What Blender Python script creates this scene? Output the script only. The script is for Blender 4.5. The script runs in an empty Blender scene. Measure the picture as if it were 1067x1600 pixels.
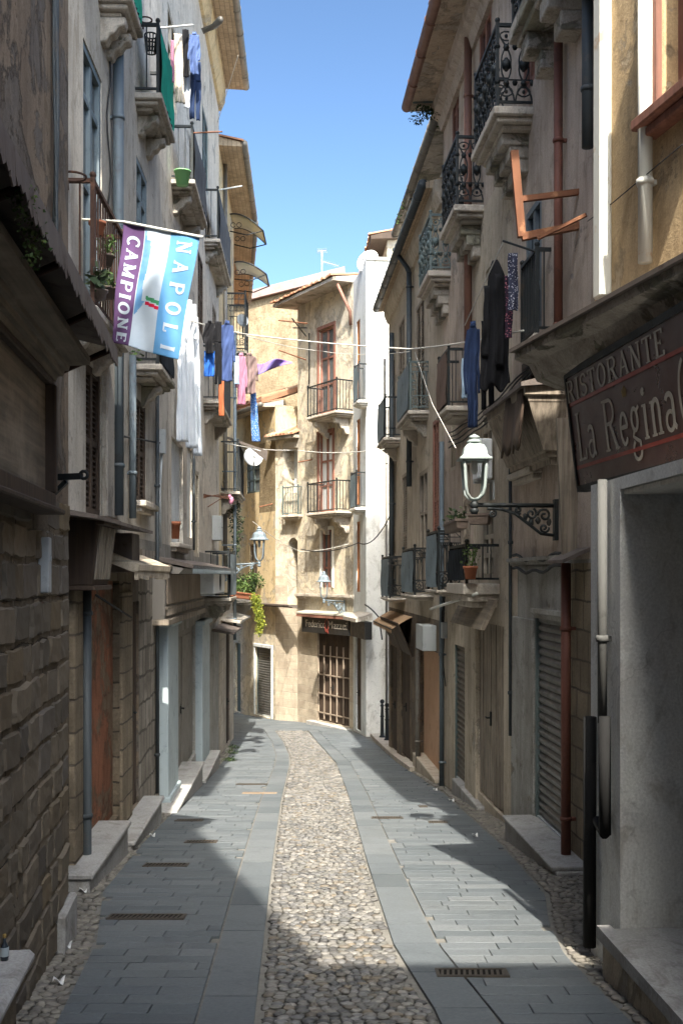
import bpy, bmesh, math, random
from mathutils import Vector, Matrix
R = math.radians
random.seed(7)
scene = bpy.context.scene
COL = scene.collection
# ------------------------------------------------------------------ camera
F, CX, HY, EYE = 1700.0, 533.5, 900.0, 1.7
cd = bpy.data.cameras.new('camera'); cam = bpy.data.objects.new('camera', cd); COL.objects.link(cam)
cd.sensor_fit = 'HORIZONTAL'; cd.sensor_width = 24.0; cd.lens = 24.0*F/1067.0
cd.shift_y = (HY-800.0)/1067.0
cd.clip_end = 2000; cd.clip_start = 0.05
cam.location = (0, 0, EYE); cam.rotation_euler = (R(90), 0, 0)
scene.camera = cam
# ------------------------------------------------------------------ world, sun, exposure
SUN_AZ = (0.085, -1.0); SUN_EL = R(52)
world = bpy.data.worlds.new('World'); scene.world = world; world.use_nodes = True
wn = world.node_tree.nodes; wl = world.node_tree.links
for n_ in list(wn): wn.remove(n_)
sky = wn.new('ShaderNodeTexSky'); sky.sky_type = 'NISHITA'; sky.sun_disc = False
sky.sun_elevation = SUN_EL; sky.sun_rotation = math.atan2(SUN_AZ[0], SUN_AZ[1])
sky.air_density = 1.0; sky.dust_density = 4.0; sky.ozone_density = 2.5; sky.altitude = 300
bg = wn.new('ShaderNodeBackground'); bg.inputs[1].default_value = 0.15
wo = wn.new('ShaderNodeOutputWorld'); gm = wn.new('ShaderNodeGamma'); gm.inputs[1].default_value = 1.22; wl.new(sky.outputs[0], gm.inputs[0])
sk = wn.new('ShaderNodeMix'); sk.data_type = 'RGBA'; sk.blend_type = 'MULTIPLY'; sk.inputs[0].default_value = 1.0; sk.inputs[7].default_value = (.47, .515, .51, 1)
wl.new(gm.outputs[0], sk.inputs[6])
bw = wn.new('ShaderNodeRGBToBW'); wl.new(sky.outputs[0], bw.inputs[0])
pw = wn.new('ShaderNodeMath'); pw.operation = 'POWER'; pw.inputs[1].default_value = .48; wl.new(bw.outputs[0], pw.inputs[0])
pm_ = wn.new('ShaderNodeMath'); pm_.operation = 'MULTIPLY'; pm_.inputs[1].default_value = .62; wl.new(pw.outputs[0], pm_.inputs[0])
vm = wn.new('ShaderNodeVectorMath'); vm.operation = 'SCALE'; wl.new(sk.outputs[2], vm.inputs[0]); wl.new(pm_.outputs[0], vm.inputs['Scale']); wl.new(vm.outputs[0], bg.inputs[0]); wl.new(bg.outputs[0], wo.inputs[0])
sd = bpy.data.lights.new('sun', 'SUN'); sd.energy = 3.35; sd.angle = R(0.5); sd.color = (1.0, 0.93, 0.82)
sun = bpy.data.objects.new('sun', sd); COL.objects.link(sun)
hl = math.hypot(*SUN_AZ)
to_sun = Vector((SUN_AZ[0]/hl*math.cos(SUN_EL), SUN_AZ[1]/hl*math.cos(SUN_EL), math.sin(SUN_EL)))
sun.rotation_euler = to_sun.to_track_quat('Z', 'Y').to_euler(); sun.location = (0, -10, 30)
vs = scene.view_settings; vs.view_transform = 'Standard'; vs.look = 'None'; vs.exposure = 1.88; vs.gamma = 1.0
scene.cycles.max_bounces = 8; scene.cycles.diffuse_bounces = 5

# ------------------------------------------------------------------ frames
def gz(d):
    if d < 24: return -0.097*d
    if d < 30:
        t = d-24; return -0.097*24-0.097*t+0.5*(0.045/6)*t*t
    return -0.097*24-0.097*6+0.5*0.045*6-0.052*(d-30)
class Wall:
    def __init__(s, A, B):
        s.A = Vector(A); d = Vector(B)-s.A; s.L = d.length; s.U = d/s.L; s.N = Vector((-s.U.y, s.U.x))
        s.rz = math.atan2(s.U.y, s.U.x)
    def P(s, px, py, n=0.0):
        dx, dz = (px-CX)/F, (HY-py)/F
        D = Vector((dx, 1.0)); Q = s.A+n*s.N
        t = Q.dot(s.N)/D.dot(s.N)
        p = D*t
        return (p-s.A).dot(s.U), EYE+dz*t
    def ux(s, px, n=0.0): return s.P(px, 900, n)[0]
    def xy(s, u, n=0.0):
        p = s.A+u*s.U+n*s.N; return p.x, p.y
    def g(s, u, n=0.0): return gz(s.xy(u, n)[1])
WORLD = Wall((0, 0), (1, 0))
def at(px, py, d): return ((px-CX)/F*d, d, EYE+(HY-py)/F*d)
def onground(px, py):
    lo, hi = 2.0, 80.0
    for _ in range(50):
        m = (lo+hi)/2
        if HY+F*(EYE-gz(m))/m > py: lo = m
        else: hi = m
    return ((px-CX)/F*lo, lo)
# ------------------------------------------------------------------ mesh builder
class MB:
    def __init__(s): s.v = []; s.f = []; s.mi = []; s.sm = []
    def add(s, vs_, fs, mi=0, sm=False):
        o = len(s.v); s.v += [tuple(v) for v in vs_]
        for f in fs: s.f.append(tuple(i+o for i in f)); s.mi.append(mi); s.sm.append(sm)
    def box(s, x0, x1, y0, y1, z0, z1, mi=0):
        if x0 > x1: x0, x1 = x1, x0
        if y0 > y1: y0, y1 = y1, y0
        if z0 > z1: z0, z1 = z1, z0
        s.add([(x0,y0,z0),(x1,y0,z0),(x1,y1,z0),(x0,y1,z0),(x0,y0,z1),(x1,y0,z1),(x1,y1,z1),(x0,y1,z1)],
              [(0,3,2,1),(4,5,6,7),(0,1,5,4),(1,2,6,5),(2,3,7,6),(3,0,4,7)], mi)
        return s
    def hexa(s, p, mi=0):
        s.add(p, [(0,3,2,1),(4,5,6,7),(0,1,5,4),(1,2,6,5),(2,3,7,6),(3,0,4,7)], mi); return s
    def prism(s, prof, a0, a1, axis='x', mi=0):
        """prof: 2D polygon; axis x: (y,z); axis y: (x,z); axis z: (x,y)"""
        n = len(prof)
        def m(p, a):
            return (a,p[0],p[1]) if axis == 'x' else ((p[0],a,p[1]) if axis == 'y' else (p[0],p[1],a))
        vs_ = [m(p,a0) for p in prof]+[m(p,a1) for p in prof]
        s.add(vs_, [tuple(range(n)), tuple(range(2*n-1,n-1,-1))]+[(i,i+n,(i+1)%n+n,(i+1)%n) for i in range(n)], mi)
        return s
    def tube(s, pts, r, seg=6, mi=0, closed=False, sm=True):
        pts = [Vector(p) for p in pts]; n = len(pts)
        rr = r if isinstance(r, (list, tuple)) else [r]*n
        vs_ = []; prev = None
        for i, p in enumerate(pts):
            if closed: t = pts[(i+1)%n]-pts[i-1]
            else: t = pts[min(i+1,n-1)]-pts[max(i-1,0)]
            if t.length < 1e-9: t = Vector((0,0,1))
            t.normalize()
            if prev is None:
                a = Vector((0,0,1)) if abs(t.z) < .9 else Vector((1,0,0))
                x = t.cross(a).normalized()
            else:
                x = prev-t*prev.dot(t)
                x = x.normalized() if x.length > 1e-6 else t.orthogonal().normalized()
            prev = x; y = t.cross(x)
            for k in range(seg):
                a = 2*math.pi*(k+.5)/seg
                vs_.append(p+rr[i]*(math.cos(a)*x+math.sin(a)*y))
        fs = []
        for i in range(n if closed else n-1):
            j = (i+1)%n
            for k in range(seg):
                k2 = (k+1)%seg
                fs.append((i*seg+k, i*seg+k2, j*seg+k2, j*seg+k))
        if not closed:
            fs.append(tuple(range(seg-1,-1,-1))); fs.append(tuple(range((n-1)*seg, n*seg)))
        s.add(vs_, fs, mi, sm and seg > 4); return s
    def bar(s, a, b, w, h=None, mi=0):
        return s.tube([a, b], (w if h is None else (w+h)/2)*.7071, 4, mi)
    def lathe(s, prof, c, seg=16, mi=0, sm=True, rot=0.0, flat=False):
        vs_ = []; n = len(prof)
        for r, z in prof:
            for k in range(seg):
                a = rot+2*math.pi*k/seg
                vs_.append((c[0]+r*math.cos(a), c[1]+r*math.sin(a), c[2]+z))
        fs = [(i*seg+k, i*seg+(k+1)%seg, (i+1)*seg+(k+1)%seg, (i+1)*seg+k) for i in range(n-1) for k in range(seg)]
        fs.append(tuple(range(seg-1,-1,-1))); fs.append(tuple(range((n-1)*seg, n*seg)))
        s.add(vs_, fs, mi, sm); return s
    def grid(s, fn, nu, nv, mi=None, sm=True):
        vs_ = [fn(i/nu, j/nv) for j in range(nv+1) for i in range(nu+1)]
        o = len(s.v); s.v += [tuple(v) for v in vs_]
        for j in range(nv):
            for i in range(nu):
                a = o+j*(nu+1)+i
                s.f.append((a, a+1, a+nu+2, a+nu+1)); s.mi.append(mi((i+.5)/nu,(j+.5)/nv) if callable(mi) else (mi or 0)); s.sm.append(sm)
        return s
    def blob(s, c, rx, ry, rz, mi=0, jit=.15, seg=7, rings=4):
        vs_ = [(c[0],c[1],c[2]-rz)]
        for j in range(1, rings):
            ph = math.pi*j/rings
            for k in range(seg):
                a = 2*math.pi*k/seg; q = 1+random.uniform(-jit,jit)
                vs_.append((c[0]+rx*q*math.sin(ph)*math.cos(a), c[1]+ry*q*math.sin(ph)*math.sin(a), c[2]-rz*math.cos(ph)))
        vs_.append((c[0],c[1],c[2]+rz)); last = len(vs_)-1
        fs = [(0, 1+(k+1)%seg, 1+k) for k in range(seg)]
        for j in range(rings-2):
            for k in range(seg):
                a = 1+j*seg+k; b = 1+j*seg+(k+1)%seg
                fs.append((a, b, b+seg, a+seg))
        o = 1+(rings-2)*seg
        fs += [(last, o+k, o+(k+1)%seg) for k in range(seg)]
        s.add(vs_, fs, mi, True); return s
    def leaves(s, c, rx, ry, rz, n, size, mi=0, droop=0):
        for _ in range(n):
            while True:
                p = Vector((random.uniform(-1,1), random.uniform(-1,1), random.uniform(-1,1)))
                if p.length < 1: break
            q = Vector((c[0]+p.x*rx, c[1]+p.y*ry, c[2]+p.z*rz))
            a = Vector((random.gauss(0,1), random.gauss(0,1), random.gauss(0,.6)-droop)).normalized()
            b = a.orthogonal(); b.rotate(Matrix.Rotation(random.uniform(0,6.28),3,a)); b.normalize()
            l = size*random.uniform(.6,1.4); w = l*.28
            s.add([q, q+a*l*.5+b*w, q+a*l, q+a*l*.5-b*w], [(0,1,2,3)], mi)
        return s
    def build(s, name, mats, T, parent=None, bevel=0.0, solid=0.0, recalc=False):
        if not isinstance(mats, (list, tuple)): mats = [mats]
        me = bpy.data.meshes.new(name)
        o = T.o
        me.from_pydata([(x-o[0], y-o[1], z-o[2]) for x, y, z in s.v], [], s.f)
        for m in mats: me.materials.append(m)
        me.polygons.foreach_set('material_index', s.mi); me.polygons.foreach_set('use_smooth', s.sm)
        if recalc or bevel:
            bm = bmesh.new(); bm.from_mesh(me)
            bmesh.ops.recalc_face_normals(bm, faces=bm.faces)
            if bevel:
                es = [e for e in bm.edges if len(e.link_faces) == 2 and e.calc_face_angle(0) > .5]
                bmesh.ops.bevel(bm, geom=es, offset=bevel, segments=1, affect='EDGES')
            bm.to_mesh(me); bm.free()
        me.update()
        ob = bpy.data.objects.new(name, me); COL.objects.link(ob)
        if solid:
            md = ob.modifiers.new('thickness', 'SOLIDIFY'); md.thickness = solid; md.offset = 0
        if parent is None: parent = T.e
        if parent == 'root':
            T.place(ob); T.e = ob
        else: ob.parent = parent
        return ob
class T:
    """a top-level thing in a wall frame; verts are given in frame coordinates (u, n, z)"""
    def __init__(s, name, label, cat, w=WORLD, o=(0,0,0), group=None, kind=None, single=False):
        s.w = w; s.o = o; s.name = name; s.label = label; s.cat = cat; s.group = group; s.kind = kind
        s.e = None
        if not single:
            e = bpy.data.objects.new(name, None); e.empty_display_size = .2; COL.objects.link(e); s.place(e); s.e = e
    def place(s, ob):
        x, y = s.w.xy(s.o[0], s.o[1]); ob.location = (x, y, s.o[2]); ob.rotation_euler = (0,0,s.w.rz)
        if s.label: ob['label'] = s.label
        if s.cat: ob['category'] = s.cat
        if s.group: ob['group'] = s.group
        if s.kind: ob['kind'] = s.kind
def one(mb, name, label, cat, mats, w=WORLD, o=(0,0,0), group=None, kind=None, **k):
    t = T(name, label, cat, w, o, group, kind, single=True)
    return mb.build(name, mats, t, 'root', **k)
def plabel(ob, s): ob['label'] = s; return ob
# ------------------------------------------------------------------ materials
class NT:
    def __init__(s, name):
        s.m = bpy.data.materials.new(name); s.m.use_nodes = True; s.t = s.m.node_tree
        s.b = s.t.nodes['Principled BSDF']
    def n(s, typ, **k):
        nd = s.t.nodes.new(typ)
        for a, v in k.items(): setattr(nd, a, v)
        return nd
    def l(s, a, b): s.t.links.new(a, b)
    def co(s, scale=(1,1,1), loc=(0,0,0)):
        tc = s.n('ShaderNodeTexCoord'); mp = s.n('ShaderNodeMapping')
        mp.inputs['Scale'].default_value = scale; mp.inputs['Location'].default_value = loc
        s.l(tc.outputs['Object'], mp.inputs[0]); return mp.outputs[0]
    def noise(s, vec, scale, detail=5, rough=.6, dist=0):
        nd = s.n('ShaderNodeTexNoise'); nd.inputs['Scale'].default_value = scale; nd.inputs['Detail'].default_value = detail
        nd.inputs['Roughness'].default_value = rough; nd.inputs['Distortion'].default_value = dist
        s.l(vec, nd.inputs['Vector']); return nd.outputs['Fac']
    def ramp(s, fac, a, b, va=0.0, vb=1.0):
        nd = s.n('ShaderNodeMapRange'); nd.inputs[1].default_value = a; nd.inputs[2].default_value = b
        nd.inputs[3].default_value = va; nd.inputs[4].default_value = vb
        s.l(fac, nd.inputs[0]); return nd.outputs[0]
    def mix(s, fac, a, b, mode='MIX'):
        nd = s.n('ShaderNodeMix', data_type='RGBA', blend_type=mode)
        for i, v in ((0,fac),(6,a),(7,b)):
            if isinstance(v, (int,float)): nd.inputs[i].default_value = v
            elif isinstance(v, tuple): nd.inputs[i].default_value = v if len(v) == 4 else v+(1,)
            else: s.l(v, nd.inputs[i])
        return nd.outputs[2]
    def math(s, op, a, b=0.0):
        nd = s.n('ShaderNodeMath', operation=op)
        for i, v in ((0,a),(1,b)):
            if isinstance(v, (int,float)): nd.inputs[i].default_value = v
            else: s.l(v, nd.inputs[i])
        return nd.outputs[0]
    def bump(s, h, strength=.4, dist=.02):
        nd = s.n('ShaderNodeBump'); nd.inputs['Strength'].default_value = strength; nd.inputs['Distance'].default_value = dist
        s.l(h, nd.inputs['Height']); s.l(nd.outputs[0], s.b.inputs['Normal'])
    def fin(s, col, rough=.85, metal=0.0, spec=.3):
        if isinstance(col, tuple): s.b.inputs['Base Color'].default_value = col+(1,)
        else: s.l(col, s.b.inputs['Base Color'])
        if isinstance(rough, float) or isinstance(rough, int): s.b.inputs['Roughness'].default_value = rough
        else: s.l(rough, s.b.inputs['Roughness'])
        s.b.inputs['Metallic'].default_value = metal; s.b.inputs['Specular IOR Level'].default_value = spec
        return s.m
def lift(c, g=.58): return tuple(x**g for x in c)
def mul(c, k): return tuple(x*k for x in c)
def stucco(name, c1, c2, c3=None, streak=.55, bump=.5, patch=.6, grain=60, sx=0):
    if 'near' not in name and 'white' not in name and 'red' not in name and 'gable' not in name and 'weathered_tan' not in name: c1, c2, c3 = lift(c1), lift(c2), (lift(c3) if c3 else None)
    t = NT(name); co = t.co(loc=(sx,sx*.7,sx*.3))
    big = t.noise(co, .9, 8, .62, .4)
    col = t.mix(t.ramp(big, .38, .64), c1, c2)
    if c3:
        pn = t.noise(t.co(loc=(3+sx,1,5)), 1.1, 10, .68, .6)
        pm = t.ramp(pn, patch, patch+.035)
        fine = t.noise(co, 30, 4, .7)
        c3v = t.mix(t.ramp(fine,.35,.7), mul(c3,.7), c3)
        col = t.mix(pm, col, c3v)
        p2 = t.noise(t.co(loc=(13+sx,8,1)), 3.1, 9, .7, .5); pm2 = t.ramp(p2, patch+.02, patch+.04); col = t.mix(pm2, col, c3v)
        pm = t.math('MAXIMUM', pm, pm2)
        edge = t.math('MULTIPLY', t.ramp(pn, patch-.022, patch, 0, 1), t.ramp(pn, patch+.012, patch+.03, 1, 0)); col = t.mix(t.math('MULTIPLY', edge, .6), col, mul(c3,.35))
        vo = t.n('ShaderNodeTexVoronoi', feature='DISTANCE_TO_EDGE'); vo.inputs['Scale'].default_value = .9
        wv = t.n('ShaderNodeVectorMath', operation='MULTIPLY_ADD'); wn_ = t.n('ShaderNodeTexNoise'); wn_.inputs['Scale'].default_value = 2.2; wn_.inputs['Detail'].default_value = 7; t.l(co, wn_.inputs['Vector']); t.l(wn_.outputs['Color'], wv.inputs[0]); wv.inputs[1].default_value = (.9,.9,.9); t.l(co, wv.inputs[2]); t.l(wv.outputs[0], vo.inputs['Vector'])
        col = t.mix(t.math('MULTIPLY', t.ramp(vo.outputs['Distance'], .002, .010, 1, 0), t.ramp(big, .50, .58, 0, .35)), col, mul(c2,.3))
    st = t.noise(t.co(scale=(2.6,2.6,.34),loc=(sx,0,2)), 1.3, 9, .7, .9)
    sm = t.ramp(st, .45, .68, 0, streak*1.05)
    col = t.mix(sm, col, (c2[0]*.52,c2[1]*.50,c2[2]*.48))
    spots = t.noise(co, 7, 8, .75)
    col = t.mix(t.ramp(spots, .56, .70, 0, .7), col, mul(c2,.40))
    mid = t.noise(t.co(scale=(2.2,2.2,1.1),loc=(7,sx,2)), 1.6, 9, .72, .8); col = t.mix(t.ramp(mid, .52, .66, 0, .55), col, (c2[0]*.40,c2[1]*.355,c2[2]*.29))
    light = t.noise(t.co(loc=(9+sx,4,0)), 3.2, 8, .7)
    col = t.mix(t.ramp(light, .58, .75, 0, .45), col, mul(c1,1.35))
    g = t.noise(co, grain, 3, .6)
    col = t.mix(t.ramp(g,.35,.7,0,.45), col, mul(c2,.5))
    h = t.math('ADD', t.math('MULTIPLY', g, .25), t.math('MULTIPLY', spots, .8))
    if c3: h = t.math('SUBTRACT', h, t.math('MULTIPLY', pm, .9))
    t.bump(h, bump, .03)
    return t.fin(col, .92, 0, .15)
def stone(name, c1, c2, mortar, bw=.5, bh=.27, bump=.9, warp=.05, ms=.012, axes='xz'):
    if 'dark' not in name: c1, c2, mortar = lift(c1,.82), lift(c2,.82), lift(mortar,.85)
    t = NT(name); tc = t.n('ShaderNodeTexCoord'); sp = t.n('ShaderNodeSeparateXYZ'); t.l(tc.outputs['Object'], sp.inputs[0])
    cb = t.n('ShaderNodeCombineXYZ'); t.l(sp.outputs['XYZ'.index(axes[0].upper())], cb.inputs[0]); t.l(sp.outputs['XYZ'.index(axes[1].upper())], cb.inputs[1])
    nz = t.n('ShaderNodeTexNoise'); nz.inputs['Scale'].default_value = 3.2; nz.inputs['Detail'].default_value = 4; t.l(tc.outputs['Object'], nz.inputs['Vector'])
    sc = t.n('ShaderNodeVectorMath', operation='MULTIPLY_ADD'); t.l(nz.outputs['Color'], sc.inputs[0]); sc.inputs[1].default_value = (warp,warp,0); t.l(cb.outputs[0], sc.inputs[2])
    br = t.n('ShaderNodeTexBrick'); br.inputs['Scale'].default_value = 1; br.inputs['Brick Width'].default_value = bw; br.inputs['Row Height'].default_value = bh
    br.inputs['Mortar Size'].default_value = ms; br.inputs['Mortar Smooth'].default_value = .4; br.inputs['Bias'].default_value = -.1
    br.offset = .43; br.squash = .75; br.squash_frequency = 3
    br.inputs['Color1'].default_value = c1+(1,); br.inputs['Color2'].default_value = c2+(1,); br.inputs['Mortar'].default_value = mortar+(1,)
    t.l(sc.outputs[0], br.inputs['Vector'])
    co = t.co()
    n1 = t.noise(co, 6, 8, .72); n2 = t.noise(co, 1.3, 6, .6, .5); n3 = t.noise(co, 38, 4, .7)
    col = t.mix(t.ramp(n2,.42,.66,0,.65), br.outputs['Color'], mul(c2,.5))
    col = t.mix(t.ramp(n1,.55,.75,0,.6), col, mul(c1,1.3))
    col = t.mix(t.ramp(n3,.4,.75,0,.45), col, mul(c2,.4))
    h = t.math('ADD', t.math('MULTIPLY', br.outputs['Fac'], -1.0), t.math('ADD', t.math('MULTIPLY', n1, 1.1), t.math('MULTIPLY', n3, .3)))
    t.bump(h, bump, .045)
    return t.fin(col, .93, 0, .15)
def wood(name, c1, c2, rough=.75, axis='z', wear=.35):
    if 'dark' not in name: c1, c2 = lift(c1,.85), lift(c2,.9)
    t = NT(name); s = {'z':(22,22,1.0),'x':(1.0,22,22),'y':(22,1,22)}[axis]
    g = t.noise(t.co(scale=s), 1.0, 7, .65, .3); b = t.noise(t.co(), 2.3, 6, .65)
    col = t.mix(t.ramp(g,.35,.65), c1, c2); col = t.mix(t.ramp(b,.5,.72,0,wear), col, mul(c1,1.7))
    col = t.mix(t.ramp(b,.28,.45,.4,0), col, mul(c2,.4))
    t.bump(g, .35, .01); return t.fin(col, rough, 0, .3)
def paint(name, c, rough=.5, metal=0.0, wear=None, wa=.25, bump=.08, spec=.4):
    t = NT(name); n1 = t.noise(t.co(), 5, 8, .7); n2 = t.noise(t.co(scale=(6,6,.5)), 1.2, 6, .65)
    w = wear or mul(c,.45)
    col = t.mix(t.ramp(n2,.42,.72,0,wa*1.4), c, mul(c,.55)); col = t.mix(t.ramp(n1,.56,.64,0,wa*2), col, w)
    t.bump(n1, bump, .01); return t.fin(col, t.ramp(n1,.3,.7,rough,min(1,rough+.25)), metal, spec)
def cloth(name, c, c2=None, weave=None):
    t = NT(name); n = t.noise(t.co(), 4, 4, .6)
    col = t.mix(t.ramp(n,.35,.7), c, c2 or mul(c,.72))
    if weave:
        v = t.n('ShaderNodeTexVoronoi'); v.inputs['Scale'].default_value = weave[0]; t.l(t.co(), v.inputs['Vector'])
        col = t.mix(t.ramp(v.outputs['Distance'],.28,.34,1,0), col, weave[1])
    f = t.noise(t.co(), 90, 2, .5); t.bump(f, .15, .004)
    t.b.inputs['Sheen Weight'].default_value = 0
    return t.fin(col, .95, 0, .1)
def leafmat(name, c1, c2):
    t = NT(name); g = t.n('ShaderNodeNewGeometry')
    col = t.mix(g.outputs['Random Per Island'], c1, c2)
    t.b.inputs['Transmission Weight'].default_value = 0.0
    return t.fin(col, .6, 0, .3)
def island(name, cols, rough=.8, bump=.3, nscale=25, spec=.3, dirt=None):
    t = NT(name); g = t.n('ShaderNodeNewGeometry')
    cr = t.n('ShaderNodeValToRGB'); e = cr.color_ramp.elements
    while len(e) < len(cols): e.new(.5)
    for i, c in enumerate(cols): e[i].position = i/(len(cols)-1); e[i].color = c+(1,)
    t.l(g.outputs['Random Per Island'], cr.inputs[0])
    n = t.noise(t.co(), nscale, 5, .65); b = t.noise(t.co(), .8, 7, .65)
    col = t.mix(t.ramp(n,.35,.7,0,.35), cr.outputs[0], mul(cols[0],.45))
    st_ = t.noise(t.co(), 2.6, 9, .75, .6); col = t.mix(t.ramp(st_,.54,.66,0,.45), col, mul(cols[0],.6)); col = t.mix(t.ramp(st_,.30,.42,.3,0), col, mul(cols[-1],1.25))
    col = t.mix(t.ramp(b,.5,.72,0,.4), col, dirt or mul(cols[0],.55))
    t.bump(n, bump, .006); return t.fin(col, t.ramp(b,.3,.7,rough-.12,rough+.08), 0, spec)
M = {}
M['plaster_near'] = stucco('weathered_tan_plaster', (.30,.235,.17), (.20,.155,.115), (.21,.185,.16), .55, .8, .53)
M['plaster_cream'] = stucco('cream_plaster', (.43,.375,.29), (.29,.245,.185), (.26,.23,.19), .55, .4, .62, sx=4)
M['plaster_beige'] = stucco('pebbled_beige_render', (.62,.54,.42), (.46,.38,.28), (.40,.36,.30), .4, .8, .6, 24, sx=8)
M['plaster_ochre'] = stucco('ochre_plaster', (.56,.39,.17), (.42,.285,.125), (.38,.33,.24), .35, .4, .57, sx=2)
M['plaster_pale'] = stucco('pale_peeling_plaster', (.66,.53,.33), (.42,.335,.21), (.42,.36,.27), .45, .6, .52, sx=6)
M['plaster_rose'] = stucco('dusty_rose_plaster', (.42,.305,.22), (.29,.205,.145), (.22,.19,.17), .6, .35, .63, sx=1)
M['plaster_sand'] = stucco('sand_plaster', (.44,.345,.23), (.30,.23,.15), (.24,.21,.17), .55, .4, .62, sx=3)
M['plaster_grey'] = stucco('grey_weathered_plaster', (.42,.41,.38), (.28,.265,.235), (.30,.25,.19), .55, .5, .62, sx=5)
M['plaster_brown'] = stucco('brown_ochre_plaster', (.46,.28,.11), (.31,.175,.065), (.46,.32,.17), .55, .6, .60, sx=7)
M['plaster_white'] = stucco('white_plaster', (.82,.80,.74), (.75,.73,.66), None, .12, .15, sx=9)
M['plaster_paleblue'] = stucco('pale_blue_plaster', (.60,.64,.64), (.50,.54,.54), None, .25, .15, sx=9)  # on the tower's left face this blue is shade put into the colour
M['plaster_portal'] = stucco('grey_white_portal_plaster', (.80,.81,.78), (.70,.695,.67), (.5,.44,.36), .25, .35, .70, sx=2)
M['plaster_gable'] = stucco('rough_gable_render', (.34,.27,.17), (.20,.155,.095), None, .3, 1.6, .54, 14, sx=11)
M['plaster_red'] = stucco('crumbling_red_plaster', (.36,.15,.085), (.22,.10,.06), (.28,.21,.14), .6, .8, .52, sx=3)
M['plaster_peach'] = paint('peach_door_paint', (.55,.33,.20), .6, wa=.15)
M['stone_near'] = stone('dark_tuff_blocks', (.27,.215,.15), (.165,.13,.09), (.06,.05,.04), .52, .26, 1.0, .09)
M['stone_ochre'] = stone('ochre_tuff_blocks', (.26,.20,.13), (.17,.13,.085), (.08,.065,.05), .36, .27, .9, .05)
M['stone_pale'] = stone('pale_stone_blocks', (.52,.43,.31), (.40,.32,.23), (.36,.32,.25), .46, .25, .6, .06, .01)
M['stone_pier'] = stone('rough_grey_stone', (.36,.31,.25), (.22,.185,.145), (.10,.085,.07), .32, .33, 1.0, .14, .02)
M['soffit'] = stone('brick_eave_soffit', (.46,.34,.22), (.36,.26,.165), (.20,.15,.10), .24, .10, .6, .01, .008, 'xy')
M['soffit_old'] = stucco('stained_eave_plaster', (.40,.28,.18), (.27,.17,.10), (.34,.27,.20), .5, .6, .55)
M['slab'] = stucco('mossy_balcony_stone', (.36,.30,.23), (.21,.175,.13), (.16,.15,.09), .5, .8, .58)
M['slab_clean'] = stucco('balcony_stone', (.44,.37,.28), (.32,.26,.195), (.28,.24,.18), .4, .5, .6)
M['marble'] = stucco('worn_marble', (.24,.23,.21), (.17,.16,.145), None, .25, .15)
M['iron'] = paint('black_wrought_iron', (.022,.026,.027), .45, .4, (.06,.045,.03), .3)
M['iron_grey'] = paint('grey_green_iron', (.12,.155,.15), .5, .2, (.2,.17,.13), .3)
M['rust'] = paint('rusty_iron', (.20,.085,.045), .8, .2, (.34,.17,.09), .5, .3)
M['rust_dark'] = paint('dark_rusty_iron', (.075,.04,.028), .75, .3, (.16,.08,.05), .4, .3)
M['copper'] = paint('copper_brown_gutter', (.21,.105,.075), .5, .3, (.13,.06,.04), .25)
M['pipe_red'] = paint('red_brown_pipe', (.16,.06,.04), .55, .1, (.08,.04,.03), .35)
M['pipe_blue'] = paint('blue_grey_pipe', (.125,.155,.175), .5, .2, (.09,.085,.08), .25)
M['pipe_dark'] = paint('dark_grey_pipe', (.055,.065,.07), .5, .2, (.10,.09,.08), .25)
M['pipe_white'] = paint('peeling_white_pipe', (.55,.55,.50), .6, 0, (.40,.24,.12), .3, .2)
M['pipe_zinc'] = paint('zinc_gutter', (.20,.185,.16), .5, .4, (.12,.10,.08), .35)
M['wood_dark'] = wood('dark_brown_wood', (.075,.05,.034), (.04,.027,.02))
M['wood_old'] = wood('grey_weathered_wood', (.27,.22,.165), (.10,.078,.056))
M['wood_board'] = wood('worn_board', (.20,.16,.115), (.10,.08,.058), axis='x', wear=.6)
M['wood_red'] = wood('red_brown_frame', (.22,.09,.06), (.14,.06,.042))
M['wood_orange'] = wood('orange_brown_shutter', (.42,.17,.07), (.30,.12,.05))
M['wood_light'] = wood('cream_window_frame', (.42,.36,.27), (.30,.25,.185))
M['wood_taupe'] = paint('taupe_door_paint', (.20,.18,.155), .55, wa=.2)
M['wood_paleblue'] = paint('pale_blue_paint', (.36,.42,.44), .55, wa=.2)
M['wood_tan'] = wood('tan_panel', (.26,.20,.145), (.19,.145,.105))
M['shutter_metal'] = paint('grey_roller_shutter', (.17,.165,.155), .4, .5, (.10,.08,.06), .3)
M['shutter_brown'] = paint('brown_roller_shutter', (.15,.13,.11), .45, .4, (.08,.06,.05), .3)
t_ = NT('window_glass'); M['glass'] = t_.fin((.03,.04,.05), .06, 0, .6)
t_ = NT('dusty_glass'); M['glass_dusty'] = t_.fin(t_.mix(t_.ramp(t_.noise(t_.co(),4,5),.35,.7), (.06,.07,.075), (.14,.15,.15)), .25, 0, .5)
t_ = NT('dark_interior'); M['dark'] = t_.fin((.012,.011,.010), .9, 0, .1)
t_ = NT('curtain'); M['curtain'] = t_.fin((.6,.62,.62), .9, 0, .1)
M['screen_grey'] = cloth('grey_balcony_cloth', (.10,.105,.11), (.07,.07,.075))
M['screen_green'] = cloth('green_balcony_cloth', (.02,.30,.20), (.02,.18,.125))
M['screen_dark'] = cloth('black_balcony_cloth', (.03,.035,.04), (.02,.022,.025))
M['screen_blue'] = paint('blue_grey_panel', (.15,.19,.21), .6, wa=.3)
M['screen_brown'] = paint('brown_panel', (.13,.085,.065), .7, wa=.3)
M['lamp_grey'] = paint('pale_green_lamp_paint', (.30,.35,.335), .4, .1, (.30,.29,.24), .15)
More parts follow.
